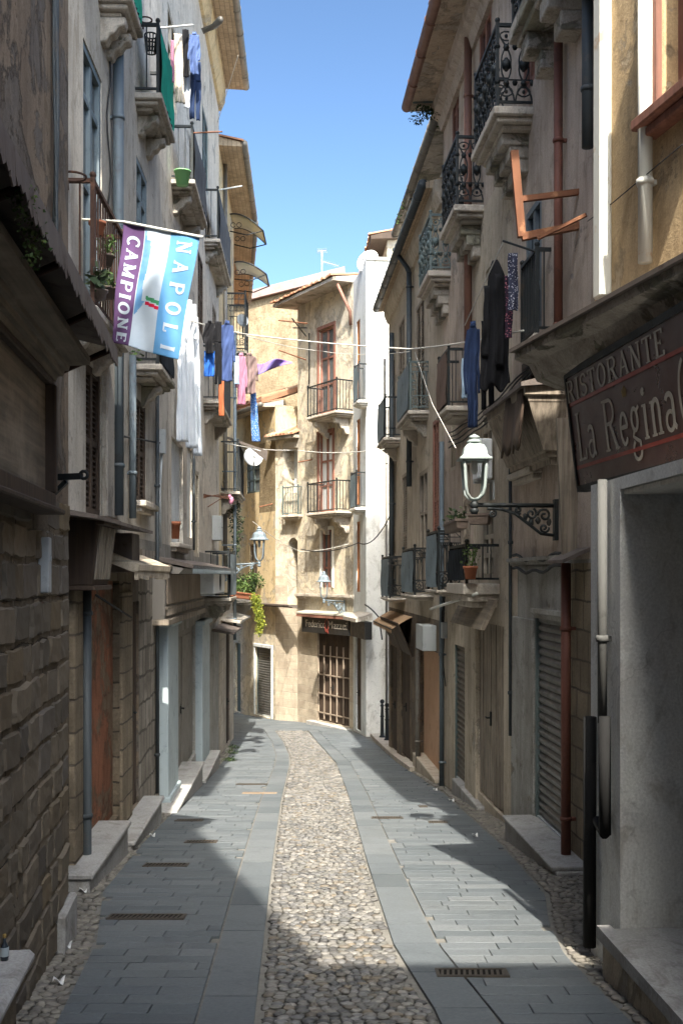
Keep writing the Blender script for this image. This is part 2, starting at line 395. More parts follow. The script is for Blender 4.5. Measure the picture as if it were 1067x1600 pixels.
M['lamp_blue'] = paint('blue_grey_lamp_paint', (.17,.21,.235), .4, .1, (.12,.12,.12), .15)
M['white_metal'] = paint('white_enamel', (.72,.74,.74), .4, wa=.12)
M['grey_metal'] = paint('light_grey_box', (.42,.44,.44), .5, wa=.2)
M['terracotta'] = paint('terracotta', (.42,.15,.075), .85, wa=.25)
M['tile'] = island('terracotta_roof_tiles', [(.38,.17,.09),(.50,.27,.15),(.30,.15,.09),(.48,.36,.25)], .9, .4, 18)
M['tuff_blocks'] = island('tuff_blocks', [(.20,.165,.12),(.14,.12,.095),(.24,.195,.14),(.115,.10,.085),(.205,.155,.095),(.17,.15,.13)], .92, 1.5, 13, .1, (.075,.064,.05))
M['planter_brown'] = paint('brown_planter', (.16,.12,.095), .7, wa=.25)
M['leaf'] = leafmat('green_leaves', (.035,.075,.02), (.10,.15,.035))
M['leaf_yellow'] = leafmat('yellow_green_leaves', (.10,.15,.02), (.30,.30,.035))
M['leaf_dark'] = leafmat('dark_leaves', (.02,.035,.015), (.05,.075,.025))
M['rope'] = paint('pale_rope', (.55,.53,.48), .9, wa=.1)
M['cable'] = paint('black_cable', (.03,.03,.03), .7, wa=.1)
M['sign_maroon'] = paint('maroon_sign_panel', (.060,.022,.017), .22, 0, (.065,.026,.02), .08, .01, .5)
M['sign_red'] = paint('red_sign_band', (.25,.035,.02), .3, wa=.2)
M['sign_letter'] = paint('silver_letters', (.36,.33,.28), .4, 0, wa=.04)
M['sign_black'] = paint('black_sign', (.02,.02,.02), .3, wa=.15)
M['sign_gold'] = paint('dull_gold', (.30,.20,.06), .5, .3, wa=.2)
M['tin'] = paint('stained_tin', (.14,.115,.10), .6, .3, (.07,.05,.04), .4, .2)
M['awning_pc'] = paint('tinted_canopy_sheet', (.62,.54,.36), .35, wa=.1)
M['awning_white'] = paint('pale_canopy_sheet', (.75,.72,.62), .35, wa=.1)
M['roof_metal'] = paint('mauve_metal_roof', (.24,.17,.15), .5, .1, wa=.15)
M['flag_purple'] = cloth('purple_cloth', (.115,.062,.15)); M['flag_white'] = cloth('white_cloth', (.46,.52,.58), (.38,.45,.52))
M['flag_blue'] = cloth('sky_blue_cloth', (.11,.28,.50), (.09,.24,.44)); M['flag_sea'] = cloth('gradient_blue_cloth', (.07,.20,.40), (.20,.36,.54))
M['flag_red'] = cloth('red_cloth', (.55,.02,.06)); M['flag_green'] = cloth('green_cloth', (.06,.26,.12))
M['pipe_black'] = paint('black_plastic_pipe', (.018,.018,.018), .7, 0, wa=.3, spec=.1)
M['pipe_dull'] = paint('dull_grey_plastic_pipe', (.09,.09,.085), .75, 0, wa=.3)
for k_ in ('awning_pc','awning_white'): M[k_].node_tree.nodes['Principled BSDF'].inputs['Transmission Weight'].default_value = .55
# ------------------------------------------------------------------ building kit
class Bld:
    def __init__(s, name, label, w, u0, u1, z1, mat, depth=5.0, z0=None, cat='building'):
        s.w = w; s.u0, s.u1 = min(u0,u1), max(u0,u1); s.z1 = z1
        g = min(w.g(s.u0), w.g(s.u1)); s.z0 = g-.4 if z0 is None else z0
        s.depth = depth; s.T = T(name, label, cat, w, (s.u0, 0, g))
        s.zones = [(s.u0, s.u1, s.z0, s.z1, mat)]; s.ops = []
    def P(s, px, py, n=0.0): return s.w.P(px, py, n)
    def rect(s, x0, x1, y0, y1, n=0.0):
        a, b = s.w.ux(x0,n), s.w.ux(x1,n); m = s.w.ux((x0+x1)/2,n)
        xm = (x0+x1)/2
        return (min(a,b), max(a,b), s.P(xm,y1,n)[1], s.P(xm,y0,n)[1])
    def zone(s, x0, x1, y0, y1, mat, r=None):
        s.zones.append((r or s.rect(x0,x1,y0,y1))+(mat,))
    def part(s, mb, name, mats, parent=None, **k): return mb.build(name, mats, s.T, parent, **k)
    def op(s, x0, x1, y0, y1, kind='louvre', d=.16, r=None, ground=False, **k):
        d *= .3 if s.w in (WL, WR) else .5 if s.w in (WF2, WF1, WF1P, WF3L) and d < .3 else 1
        u0, u1, z0, z1 = r or s.rect(x0,x1,y0,y1)
        if ground: z0 = min(s.w.g(u0), s.w.g(u1))-.02 if ground is True else s.w.g((u0+u1)/2)+ground
        s.ops.append((u0,u1,z0,z1,d)); s.fill(u0,u1,z0,z1,-d,kind,**k)
        return u0,u1,z0,z1
    def fill(s, u0, u1, z0, z1, n, kind, frame='wood_dark', leaf=None, pane='glass', surround=None, sill=None, name=None, label=None, split=None, bars=2, open_=0):
        P = s.part; W_ = u1-u0; H = z1-z0; leaf = leaf or frame; ob = None
        if kind in ('french','louvre','window'):
            m = MB(); fw = min(.07, W_*.12)
            for a, b in ((u0,u0+fw),(u1-fw,u1)): m.box(a,b,n-.06,n+.03,z0,z1)
            m.box(u0+fw,u1-fw,n-.06,n+.03,z1-fw,z1); m.box(u0+fw,u1-fw,n-.06,n+.03,z0,z0+fw)
            um = (u0+u1)/2
            if W_ > .45: m.box(um-.045,um+.045,n-.05,n+.022,z0+fw,z1-fw)
            rails = [z0+fw+(H-2*fw)*t for t in ((.33,.66) if kind != 'louvre' else (.5,))]
            if split: rails = [z0+H*t for t in split]
            for z in rails: m.box(u0+fw,u1-fw,n-.045,n+.016,z-.03,z+.03)
            ob = P(m, name or ('window' if kind != 'louvre' else 'shutter'), M[frame])
            if kind == 'louvre':
                q = MB(); z = z0+fw+.03
                while z < z1-fw-.04:
                    q.hexa([(u0+fw,n-.035,z+.03),(u1-fw,n-.035,z+.03),(u1-fw,n+.008,z),(u0+fw,n+.008,z),
                            (u0+fw,n-.035,z+.044),(u1-fw,n-.035,z+.044),(u1-fw,n+.008,z+.014),(u0+fw,n+.008,z+.014)])
                    z += .052
                q.box(u0,u1,n-.09,n-.07,z0,z1)
                P(q, 'louvres', M[leaf], ob)
            else:
                q = MB(); q.box(u0+.01,u1-.01,n-.035,n-.015,z0+.01,z1-.01); P(q, 'pane', M[pane], ob)
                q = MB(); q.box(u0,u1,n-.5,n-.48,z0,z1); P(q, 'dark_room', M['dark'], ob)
        elif kind == 'plank':
            m = MB(); k = max(3, int(W_/.17)); ws = [random.uniform(.7,1.3) for _ in range(k)]; tot = sum(ws); a = u0
            for i in range(k):
                b = a+W_*ws[i]/tot; o = random.uniform(0,.02)
                m.box(a+.007,b-.007,n-.06,n+o,z0+random.uniform(0,.04),z1); a = b
            m.box(u0,u1,n-.1,n-.065,z0,z1)
            ob = P(m, name or 'door', M[frame], bevel=.004)
            q = MB(); c = (u0+u1)/2+.07; q.box(c-.02,c+.02,n+.01,n+.035,z0+1.0,z0+1.18); q.tube([(c,n+.03,z0+1.1),(c,n+.07,z0+1.1),(c+.1,n+.07,z0+1.1)],.011,6); P(q, 'handle', M['iron'], ob)
        elif kind == 'roller':
            m = MB(); z = z0+.05; p = .085
            while z < z1-.01:
                zz = min(z+p, z1)
                m.prism([(n-.04,z),(n-.012,z),(n+.014,z+p*.25),(n+.016,z+p*.6),(n-.006,zz-.008),(n-.012,zz-.001),(n-.04,zz-.001)],u0+.03,u1-.03); z += p
            ob = P(m, name or 'roller_shutter', M[frame])
            for a in (u0,u1-.045): q = MB(); q.box(a,a+.045,n-.05,n+.04,z0,z1); P(q, 'guide_rail', M['iron_grey'], ob)
            q = MB(); q.box(u0+.03,u1-.03,n-.03,n+.03,z0,z0+.05); P(q, 'bottom_bar', M['grey_metal'], ob)
        elif kind == 'panel':
            m = MB(); m.box(u0,u1,n-.08,n-.02,z0,z1); k = 2
            for i in range(k):
                a = u0+W_*i/k+.01; b = u0+W_*(i+1)/k-.01
                m.box(a,b,n-.02,n,z0+.01,z1-.01)
                for za, zb in ((.05,.42),(.47,.95)):
                    m.box(a+.09,b-.09,n+.0,n+.014,z0+H*za,z0+H*zb)
            ob = P(m, name or 'door', M[frame], bevel=.004)
            q = MB(); c = (u0+u1)/2; q.box(c+.03,c+.07,n,n+.02,z0+.95,z0+1.12); q.tube([(c+.05,n+.02,z0+1.05),(c+.05,n+.06,z0+1.05),(c+.14,n+.06,z0+1.05)],.012,6); P(q, 'handle', M['iron'], ob)
        elif kind == 'flat':
            m = MB(); m.box(u0,u1,n-.06,n,z0,z1); ob = P(m, name or 'blind_recess', M[frame])
        if label and ob: plabel(ob, label)
        if surround:
            q = MB(); t = .11; e = .035
            q.box(u0-t,u0,-.02,e,z0,z1); q.box(u1,u1+t,-.02,e,z0,z1); q.box(u0-t,u1+t,-.02,e+.01,z1,z1+t)
            P(q, 'window_surround', M[surround], ob, bevel=.008)
        if sill:
            q = MB(); q.box(u0-.14,u1+.14,-.02,.14,z0-.07,z0); q.box(u0-.09,u1+.09,-.02,.09,z0-.13,z0-.07); P(q, 'sill', M[sill], ob, bevel=.01)
        return ob
    def finish(s):
        mats = []; us = {s.u0,s.u1}; zs = {s.z0,s.z1}
        for a in s.zones:
            if a[4] not in mats: mats.append(a[4])
            for v in a[:2]:
                if s.u0 < v < s.u1: us.add(v)
            for v in a[2:4]:
                if s.z0 < v < s.z1: zs.add(v)
        for o in s.ops:
            for v in o[:2]:
                if s.u0 < v < s.u1: us.add(v)
            for v in o[2:4]:
                if s.z0 < v < s.z1: zs.add(v)
        us = sorted(us); zs = sorted(zs); m = MB()
        def zm(u, z):
            r = 0
            for a in s.zones:
                if a[0] <= u <= a[1] and a[2] <= z <= a[3]: r = mats.index(a[4])
            return r
        for i in range(len(us)-1):
            for j in range(len(zs)-1):
                if us[i+1]-us[i] < 1e-5 or zs[j+1]-zs[j] < 1e-5: continue
                u, z = (us[i]+us[i+1])/2, (zs[j]+zs[j+1])/2
                if any(o[0] < u < o[1] and o[2] < z < o[3] for o in s.ops): continue
                m.add([(us[i],0,zs[j]),(us[i+1],0,zs[j]),(us[i+1],0,zs[j+1]),(us[i],0,zs[j+1])], [(3,2,1,0)], zm(u,z))
        for a,b,c,d,e in s.ops:
            e2 = e+.12; k = zm((a+b)/2+0, d+.02)
            m.add([(a,0,c),(a,-e2,c),(a,-e2,d),(a,0,d)],[(0,1,2,3)],k); m.add([(b,0,c),(b,-e2,c),(b,-e2,d),(b,0,d)],[(3,2,1,0)],k)
            m.add([(a,0,d),(a,-e2,d),(b,-e2,d),(b,0,d)],[(0,1,2,3)],k); m.add([(a,0,c),(a,-e2,c),(b,-e2,c),(b,0,c)],[(3,2,1,0)],k)
        D = -s.depth; a,b,c,d = s.u0,s.u1,s.z0,s.z1
        m.add([(a,0,c),(b,0,c),(b,0,d),(a,0,d),(a,D,c),(b,D,c),(b,D,d),(a,D,d)], [(4,7,3,0),(1,2,6,5),(3,7,6,2),(5,6,7,4)], zm(a+.01,d-.01))
        s.part(m, 'wall', [M[x] for x in mats])
        return s
    # --- fittings
    def pipe(s, x, y0, y1, mat='pipe_blue', r=.05, n=.07, name='downpipe', label=None, shoe=False):
        u = s.w.ux(x, n); z1 = s.P(x,y0,n)[1]; z0 = s.P(x,y1,n)[1]; return s.pipe_uz(u, z0, z1, mat, r, n, name, label, shoe)
    def pipe_uz(s, u, z0, z1, mat, r=.05, n=.07, name='downpipe', label=None, shoe=False):
        m = MB(); pts = [(u,n,z1),(u,n,z0)]
        if shoe: pts += [(u,n+.09,z0-.07)]
        m.tube(pts, r, 10)
        z = z0+.5
        while z < z1-.1: m.lathe([(r+.008,-.02),(r+.012,0),(r+.008,.02)],(u,n,z),10); m.box(u-.02,u+.02,-.01,n-.02,z-.015,z+.015); z += 1.75
        ob = s.part(m, name, M[mat]); return plabel(ob,label) if label else ob
    def ledge(s, x0, x1, y, n=.08, h=.12, mat='slab_clean', name='string_course'):
        a, z = s.P(x0, y); b = s.w.ux(x1); m = MB(); m.prism([(-.02,z),(n*.5,z),(n*.6,z+h*.4),(n,z+h*.55),(n,z+h),(-.02,z+h)],min(a,b),max(a,b)); return s.part(m, name, M[mat])
    def ledge_uz(s, u0, u1, z, n=.08, h=.12, mat='slab_clean', name='string_course'):
        m = MB(); m.prism([(-.02,z),(n*.5,z),(n*.6,z+h*.4),(n,z+h*.55),(n,z+h),(-.02,z+h)],u0,u1); return s.part(m, name, M[mat])
    def eave(s, u0, u1, z, out, mat='soffit', gutter='pipe_zinc', th=.10, tiles=False, seg=1):
        m = MB(); m.hexa([(u0,-.3,z),(u1,-.3,z),(u1,out,z-.04),(u0,out,z-.04),(u0,-.3,z+th+.15),(u1,-.3,z+th+.15),(u1,out,z+th-.04),(u0,out,z+th-.04)])
        e = s.part(m, 'eave', M[mat])
        if tiles:
            q = MB(); u = u0+.08
            while u < u1:
                pts = [(math.cos(math.pi*k/5)*.078, math.sin(math.pi*k/5)*.06) for k in range(6)]
                jz = random.uniform(-.012,.012); o = random.uniform(-.03,.03)
                vs_ = [(u+p[0], out+.06+o, z+th-.02+p[1]+jz) for p in pts]+[(u+p[0], -.35, z+th+.16+p[1]+jz) for p in pts]
                q.add(vs_, [(i,i+1,i+7,i+6) for i in range(5)]+[(5,4,3,2,1,0)]); u += .15
            s.part(q, 'roof_tiles', M['tile'], e, solid=.012)
        if gutter:
            q = MB(); q.tube([(u0,out+.05,z+th*.3),(u1,out+.05,z+th*.3)], .085, 10)
            u = u0+.6
            while u < u1-.1: q.tube([(u-.02,out+.05,z+th*.3),(u+.02,out+.05,z+th*.3)], .094, 10); u += .95
            s.part(q, 'gutter', M[gutter], e)
        return e
    def balcony(s, xn, yn, xf, yt, n=.3, style='bars', slab='slab', th=.16, screen=None, side_screen=None, brackets=2, rail='iron', label=None, spacing=.11, sidebars=True, front=True):
        un, z = s.P(xn, yn, n); h = s.P(xn, yt, n)[1]-z; uf = s.w.ux(xf, n); u0, u1 = min(un,uf), max(un,uf)
        m = MB()
        for k, (i, a, b) in enumerate(((0,.45,0),(.05,.75,.45),(.12,1.0,.75))):
            m.box(u0-.05+i, u1+.05-i, -.02, n+.05-i, z-th*a, z-th*b)
        ob = s.part(m, 'balcony', M[slab], bevel=.012)
        if label: plabel(ob, label)
        for k in range(brackets):
            u = u0+(u1-u0)*((k+.5)/brackets if brackets > 1 else .5) if brackets != 2 else (u0+min(.28,(u1-u0)*.25) if k == 0 else u1-min(.28,(u1-u0)*.25))
            q = MB(); zt = z-th
            q.prism([(-.02,zt-.9*n),(n*.2,zt-.87*n),(n*.32,zt-.62*n),(n*.5,zt-.56*n),(n*.62,zt-.34*n),(n*.85,zt-.28*n),(n*.9,zt),(-.02,zt)], u-.08, u+.08)
            s.part(q, 'bracket', M[slab], ob, bevel=.012)
        s.rail(ob, u0, u1, n, z, h, style, rail, spacing)
        if screen:
            q = MB(); q.grid(lambda a,b: (u0+(u1-u0)*a, n+.035+.010*math.sin(a*40)*(1-b*.5)+.008*math.sin(b*7+a*5), z+.04+(h-.08)*b), 30, 8); s.part(q, 'screen', M[screen], ob)
        if side_screen:
            for uu in (u0+.02,u1-.02):
                q = MB(); q.grid(lambda a,b: (uu, n*a, z+.04+(h-.08)*b), 8, 6); s.part(q, 'screen', M[side_screen], ob)
        return ob, u0, u1, z, n
    def rail(s, ob, u0, u1, n, z, h, style, mat, spacing=.11):
        m = MB(); sides = [((u0,n),(u1,n)),((u0,.0),(u0,n)),((u1,.0),(u1,n))]
        for (a, b) in sides:
            L = math.hypot(b[0]-a[0], b[1]-a[1]); q = lambda t: (a[0]+(b[0]-a[0])*t, a[1]+(b[1]-a[1])*t)
            pt = lambda t, zz: (*q(t), zz)
            m.bar(pt(0,z+h),pt(1,z+h),.035); m.bar(pt(0,z+.06),pt(1,z+.06),.025)
            if style == 'bars':
                k = max(2, round(L/spacing))
                for i in range(1,k): m.bar(pt(i/k,z+.06),pt(i/k,z+h),.014)
            elif style == 'ornate':
                k = max(2, round(L/.26)); H = h-.12
                for i in range(k):
                    c = (i+.5)/k; w = .5/k
                    for sg in (1,-1):
                        m.tube([pt(min(1,max(0,c+sg*w*.92*math.cos(math.pi*2*t)*(.55+.45*abs(math.cos(math.pi*t)))),), z+.08+H*t) for t in [j/16 for j in range(17)]], .011, 4)
                    for zz, rr in ((.24,.035),(.5,.055),(.74,.035),(.44,.028),(.56,.028),(.12,.02),(.9,.02)):
                        m.blob(pt(c,z+.08+H*zz), rr, rr, rr*1.15, jit=0, seg=8)
                    for zz in (.12,.9):
                        m.tube([(*q(min(1,max(0,c+.07/L*math.cos(t)))), z+.08+H*zz+.05*math.sin(t)) for t in [j*math.pi/5 for j in range(10)]], .009, 4, closed=True)
                    for e in (i/k, (i+1)/k):
                        for zz in (.25,.75): m.blob(pt(e,z+.08+H*zz), .032,.032,.036, jit=0, seg=8)
                m.bar(pt(0,z+.3),pt(1,z+.3),.012)
            elif style == 'lattice':
                k = max(2, round(L/.19)); za, zb = z+.06+.24*h, z+h*.80
                m.bar(pt(0,za),pt(1,za),.018); m.bar(pt(0,zb),pt(1,zb),.018); m.bar(pt(0,z+h*.9),pt(1,z+h*.9),.014)
                for i in range(k):
                    c = (i+.5)/k; r = min(.075, L/k*.42)
                    for zc, rr in ((z+.06+.12*h, r),):
                        m.tube([(*q(c+rr/L*math.cos(t)), zc+rr*math.sin(t)*1.2) for t in [j*math.pi/6 for j in range(12)]], .010, 4, closed=True)
                        m.tube([(*q(c+rr*.45/L*math.cos(t)), zc+rr*.45*math.sin(t)) for t in [j*math.pi/4 for j in range(8)]], .009, 4, closed=True)
                    m.bar(pt(c-.25/k,za),pt(c-.25/k,zb),.012); m.bar(pt(c+.25/k,za),pt(c+.25/k,zb),.012)
                    m.tube([pt(c-.25/k+.5/k*t, zb-.09+.09*math.sin(math.pi*t)) for t in [j/6 for j in range(7)]], .010, 4)
                    m.bar(pt(i/k,zb),pt(i/k,z+h),.012)
                    m.bar(pt(c-.45/k,z+h*.9),pt(c+.1/k,z+h),.010)
        for p in ((u0,n),(u1,n)): m.bar((*p,z),(*p,z+h+.03),.035); m.blob((*p,z+h+.05),.03,.03,.03,jit=0)
        return s.part(m, 'railing', M[mat], ob)
# ------------------------------------------------------------------ wall lines
WL = Wall((-1.95-.034*40, 40), (-1.95, 0))
WL1 = Wall((-1.845, 7.35), (-.81, -3))
WR = Wall((2.75, 0), (2.75-.06*40, 40))
WR1 = Wall((1.94+.054*3, -3), (1.57, 6.85))
WR1U = Wall((3.44+.22*3, -3), (3.44-.22*7.6, 7.6))
WF2 = Wall((.35, 32.5), (-1.43, 35.5))
WF3 = Wall((2.3, 30.78), (.69, 30.6)); WF3L = Wall((.69, 30.6), (.35, 32.5))
WF1 = Wall((-2.2, 36.2), (-5.2, 42.0)); WF1P = Wall((-1.43, 35.5), (-2.2, 36.2))
WF0 = Wall((3.0, 43), (-7, 43))
# ------------------------------------------------------------------ ground, road
def lerp_tab(tab, d):
    if d <= tab[0][0]:
        (a,b),(c,e) = tab[0],tab[1]; return b+(e-b)*(d-a)/(c-a)
    for (a,b),(c,e) in zip(tab, tab[1:]):
        if d <= c: return b+(e-b)*(d-a)/(c-a)
    (a,b),(c,e) = tab[-2],tab[-1]; return e+(e-b)*(d-c)/(c-a)
XL = [(-3,.1),(0,-.2),(5.5,-.43),(10,-.63),(15.6,-.86),(22,-1.05),(25,-1.2),(29,-1.55),(32.4,-2.0)]
XR = [(-3,.8),(0,.66),(5.4,.5),(7,.33),(10,.24),(16.5,.09),(22.8,-.12),(26.5,-.4),(32.4,-1.0)]
OL = [(-3,-.9),(5.4,-1.42),(7.1,-1.6),(8.8,-1.93),(11.3,-2.08),(15.6,-2.25),(21.4,-2.45),(27,-2.65),(31,-3.3),(36,-4.2),(40,-4.4)]
OR = [(-3,1.85),(5.4,1.45),(6.8,1.39),(7.7,1.47),(8.7,1.63),(11.3,1.66),(16.5,1.55),(23,1.15),(27,1.05),(31,.55),(34,-.2),(36,-1.3),(40,-3.0)]
def fill_strip(m, fa, fb, d0, d1, step, dz):
    k = int((d1-d0)/step)
    for i in range(k):
        a, b = d0+(d1-d0)*i/k, d0+(d1-d0)*(i+1)/k
        m.add([(fa(a),a,gz(a)+dz),(fb(a),a,gz(a)+dz),(fb(b),b,gz(b)+dz),(fa(b),b,gz(b)+dz)],[(0,1,2,3)])
mt = NT('dark_mortar'); co_ = mt.co()
mat_mortar = mt.fin(mt.mix(mt.ramp(mt.noise(co_,9,8,.7),.3,.7), (.22,.21,.19), (.12,.115,.10)), .95, 0, .1)
mt = NT('earth'); mat_earth = mt.fin(mt.mix(mt.ramp(mt.noise(mt.co(),2,8,.7),.3,.7), (.17,.16,.14), (.10,.09,.08)), .95, 0, .1)
m = MB(); ys = [-60,-20,-8]+[i*1.5-6 for i in range(36)]+[60,120,400]
for a, b in zip(ys, ys[1:]): m.add([(-150,a,gz(a)-.05),(150,a,gz(a)-.05),(150,b,gz(b)-.05),(-150,b,gz(b)-.05)],[(0,1,2,3)])
one(m, 'ground', None, None, mat_earth, kind='structure')
m = MB(); fill_strip(m, lambda d: -7.0 if d > 27 else -4.2, lambda d: 4.0, -4, 44, .6, -.018)
one(m, 'street', None, None, mat_mortar, kind='structure')
M['basalt'] = island('grey_basalt_paving', [(.084,.098,.106),(.125,.139,.147),(.098,.113,.122),(.150,.162,.168)], .7, .5, 45, .3, (.10,.105,.10))
M['pebble'] = island('river_pebbles', [(.12,.118,.105),(.19,.18,.16),(.075,.075,.075),(.155,.153,.15),(.25,.235,.21),(.06,.06,.062),(.18,.15,.11)], .62, .25, 40, .4, (.20,.185,.16))
M['pebble_dark'] = island('gutter_pebbles', [(.17,.155,.13),(.26,.24,.20),(.12,.11,.095),(.22,.20,.175)], .7, .25, 40, .3)
bt = .3
def paving(fa, fb, d0, d1, seed):
    rnd = random.Random(seed); m = MB(); d = d0; row = 0
    while d < d1:
        dd = .168; e = min(d+dd, d1); g = .0032
        xa, xb = fa((d+e)/2), fb((d+e)/2); x = xa-rnd.uniform(0,.6); sk = .0
        while x < xb:
            L = rnd.choice((.34,.42,.5,.6)); c0, c1 = max(x,xa), min(x+L,xb); x += L
            if c1-c0 < .08: continue
            def cl(v, dd_): return min(max(v, fa(dd_)), fb(dd_))
            q = lambda v, dd_, first: (fa(dd_) if (first and v <= xa+1e-6) else fb(dd_) if (not first and v >= xb-1e-6) else v)
            j = rnd.uniform(-.0015,.0015); t1, t2 = rnd.uniform(-.0012,.0012), rnd.uniform(-.0012,.0012)
            p = [(q(c0,d,1)+g,d+g),(q(c1,d,0)-g,d+g),(q(c1,e,0)-g,e-g),(q(c0,e,1)+g,e-g)]
            z = [gz(a[1])+j+t1*(1 if i in (0,3) else -1)+t2*(1 if i < 2 else -1) for i, a in enumerate(p)]
            c = [(sum(a[0] for a in p)/4), (sum(a[1] for a in p)/4)]
            top = [(a[0]+(.003 if a[0] < c[0] else -.003), a[1]+(.003 if a[1] < c[1] else -.003), zz) for a, zz in zip(p, z)]
            mid = [(a[0],a[1],zz-.002) for a, zz in zip(p, z)]; bot = [(a[0],a[1],zz-.03) for a, zz in zip(p, z)]
            m.add(top+mid+bot, [(0,1,2,3)]+[(i+4,(i+1)%4+4,(i+1)%4,i) for i in range(4)]+[(i+8,(i+1)%4+8,(i+1)%4+4,i+4) for i in range(4)])
        d = e
    return m
def border(f, side, d0, d1, seed):
    rnd = random.Random(seed); m = MB(); d = d0
    while d < d1:
        e = min(d+rnd.choice((.55,.7,.85)), d1); g = .005; j = rnd.uniform(-.003,.003)
        p = []
        for (dd, o) in ((d+g,0),(d+g,1),(e-g,1),(e-g,0)):
            p.append((f(dd)+side*(.01+(bt-.02)*o), dd))
        if side < 0: p = [p[1],p[0],p[3],p[2]]
        top = [(a,b,gz(b)+j+.004) for a, b in p]; bot = [(a,b,gz(b)-.03) for a, b in p]
        m.add(top+bot, [(0,1,2,3)]+[(i+4,(i+1)%4+4,(i+1)%4,i) for i in range(4)]); d = e
    return m
fXL = lambda d: lerp_tab(XL,d); fXR = lambda d: lerp_tab(XR,d); fOL = lambda d: lerp_tab(OL,d); fOR = lambda d: lerp_tab(OR,d)
one(paving(fOL, lambda d: fXL(d)-bt-.004, -2.5, 32.4, 1), 'pavement', None, None, M['basalt'], kind='structure')
one(paving(lambda d: fXR(d)+bt+.004, fOR, -2.5, 32.4, 2), 'pavement', None, None, M['basalt'], kind='structure')
one(paving(fOL, lambda d: fOR(d) if fOR(d) > fOL(d) else fOL(d), 32.42, 39.5, 3), 'pavement', None, None, M['basalt'], kind='structure')
one(border(fXL, -1, -2.5, 32.4, 4), 'pavement_border', None, None, M['basalt'], kind='structure')
one(border(fXR, 1, -2.5, 32.4, 5), 'pavement_border', None, None, M['basalt'], kind='structure')
def pebbles(fa, fb, d0, d1, size, seed, dz=0.0, flat=.45):
    rnd = random.Random(seed); m = MB(); d = d0
    st = random.getstate(); random.seed(seed)
    while d < d1:
        k = 1.0 if d < 15 else 1.35
        s_ = size*k; xa, xb = fa(d), fb(d); x = xa+s_*rnd.uniform(.2,.6)
        while x < xb-s_*.2:
            w = s_*rnd.uniform(.35,.62); l = s_*rnd.uniform(.28,.46); yy = d+rnd.uniform(-.2,.2)*s_
            m.blob((x+w*.5, yy, gz(yy)-.010+dz+rnd.uniform(-.005,.004)), w*1.05, l*1.05, s_*flat*rnd.uniform(.28,.46), jit=.16, seg=(8 if d < 12 else 6), rings=4)
            x += w*2*.92
        d += s_*.82
    random.setstate(st); return m
one(pebbles(lambda d: fXL(d)+.01, lambda d: fXR(d)-.03, 3.5, 32.3, .07, 11), 'cobbles', 'mosaic strip of rounded river cobbles down the middle of the street', 'cobbles', M['pebble'], kind='stuff')
one(pebbles(lambda d: (WL1.A.x+.1*(7.35-d) if d < 7.35 else -1.98-.034*d)-.02, lambda d: fOL(d)-.02, 4.2, 27, .075, 12), 'gutter_cobbles', 'dark rough cobbles in the gutter along the left house walls', 'cobbles', M['pebble_dark'], kind='stuff')
one(pebbles(lambda d: fOR(d)+.02, lambda d: (1.96-.054*d if d < 6.9 else 2.77-.06*d)+.02, 4.2, 22, .075, 13), 'gutter_cobbles', 'pale rough cobbles in the gutter along the right house walls', 'cobbles', M['pebble_dark'], kind='stuff')
# ================================================================== LEFT SIDE
uL = lambda d: (Vector((-1.95-.034*d, d))-WL.A).dot(WL.U)
# --- L1 near stone house
b = L1 = Bld('stone_house', 'nearest house on the left with dark tuff blocks below peeling tan plaster', WL1, 0, WL1.L, 7.5, 'plaster_near')
zst = b.P(60, 790)[1]
b.zones.append((0, WL1.L, b.z0, zst, 'stone_near'))
b.finish()
rnd = random.Random(21); q = MB(); z = -1.0
while z < zst+.05:
    hh = rnd.uniform(.16,.23); u = rnd.uniform(0,.1)
    while u < 5.2:
        L = rnd.uniform(.22,.5); o = rnd.uniform(.0,.014); t = [rnd.uniform(-.007,.007) for _ in range(4)]; y = z-.035*0
        e = rnd.uniform(.004,.012)
        if not (z > zst-.3 and rnd.random() < .35):
            ring = (0,.05,.25,.5,.75,.95,1); rz_ = (0,.09,.35,.65,.91,1)
            q.grid(lambda a,b_: (u+e+(L-2*e)*ring[round(a*6)]+.007*math.sin(b_*9+u*7)+rnd.uniform(-.004,.004), (.006+o+(t[0]*a+t[1]*b_)+rnd.uniform(-.0045,.0045)) if 0 < a < 1 and 0 < b_ < 1 else -.012, z+e+(hh-2*e)*rz_[round(b_*5)]+.006*math.sin(a*7+u*5)+rnd.uniform(-.004,.004)), 6, 5, sm=False)
        u += L
    z += hh
b.part(q, 'stone_facing', M['tuff_blocks'])
# right edge quoin strip and rough return
q = MB(); ux = b.w.ux(87,.03)
for k, (o, r) in enumerate(((0,.016),(.035,.01),(-.03,.012))):
    q.tube([(ux+o+.012*math.sin(z*2.3+k), .03+.008*math.sin(z*3.1+k*2), z) for z in [3.0+i*.25 for i in range(24)]], r, 6)
b.part(q, 'cable_bundle', M['pipe_dark'])
q = MB(); u, z = b.P(62, 883, .0); q.box(u-.045,u+.045,-.01,.06,z-.16,z+.16); q.box(u-.012,u+.012,.06,.064,z+.02,z+.06); d_ = b.part(q, 'door_plate', M['grey_metal'], bevel=.006)
q = MB(); g = b.w.g(.6); u0 = b.w.ux(126,.08); q.box(-.0,.55,0,.06,g-.35,g+.22); b.part(q, 'doorstep', M['marble'], bevel=.015)

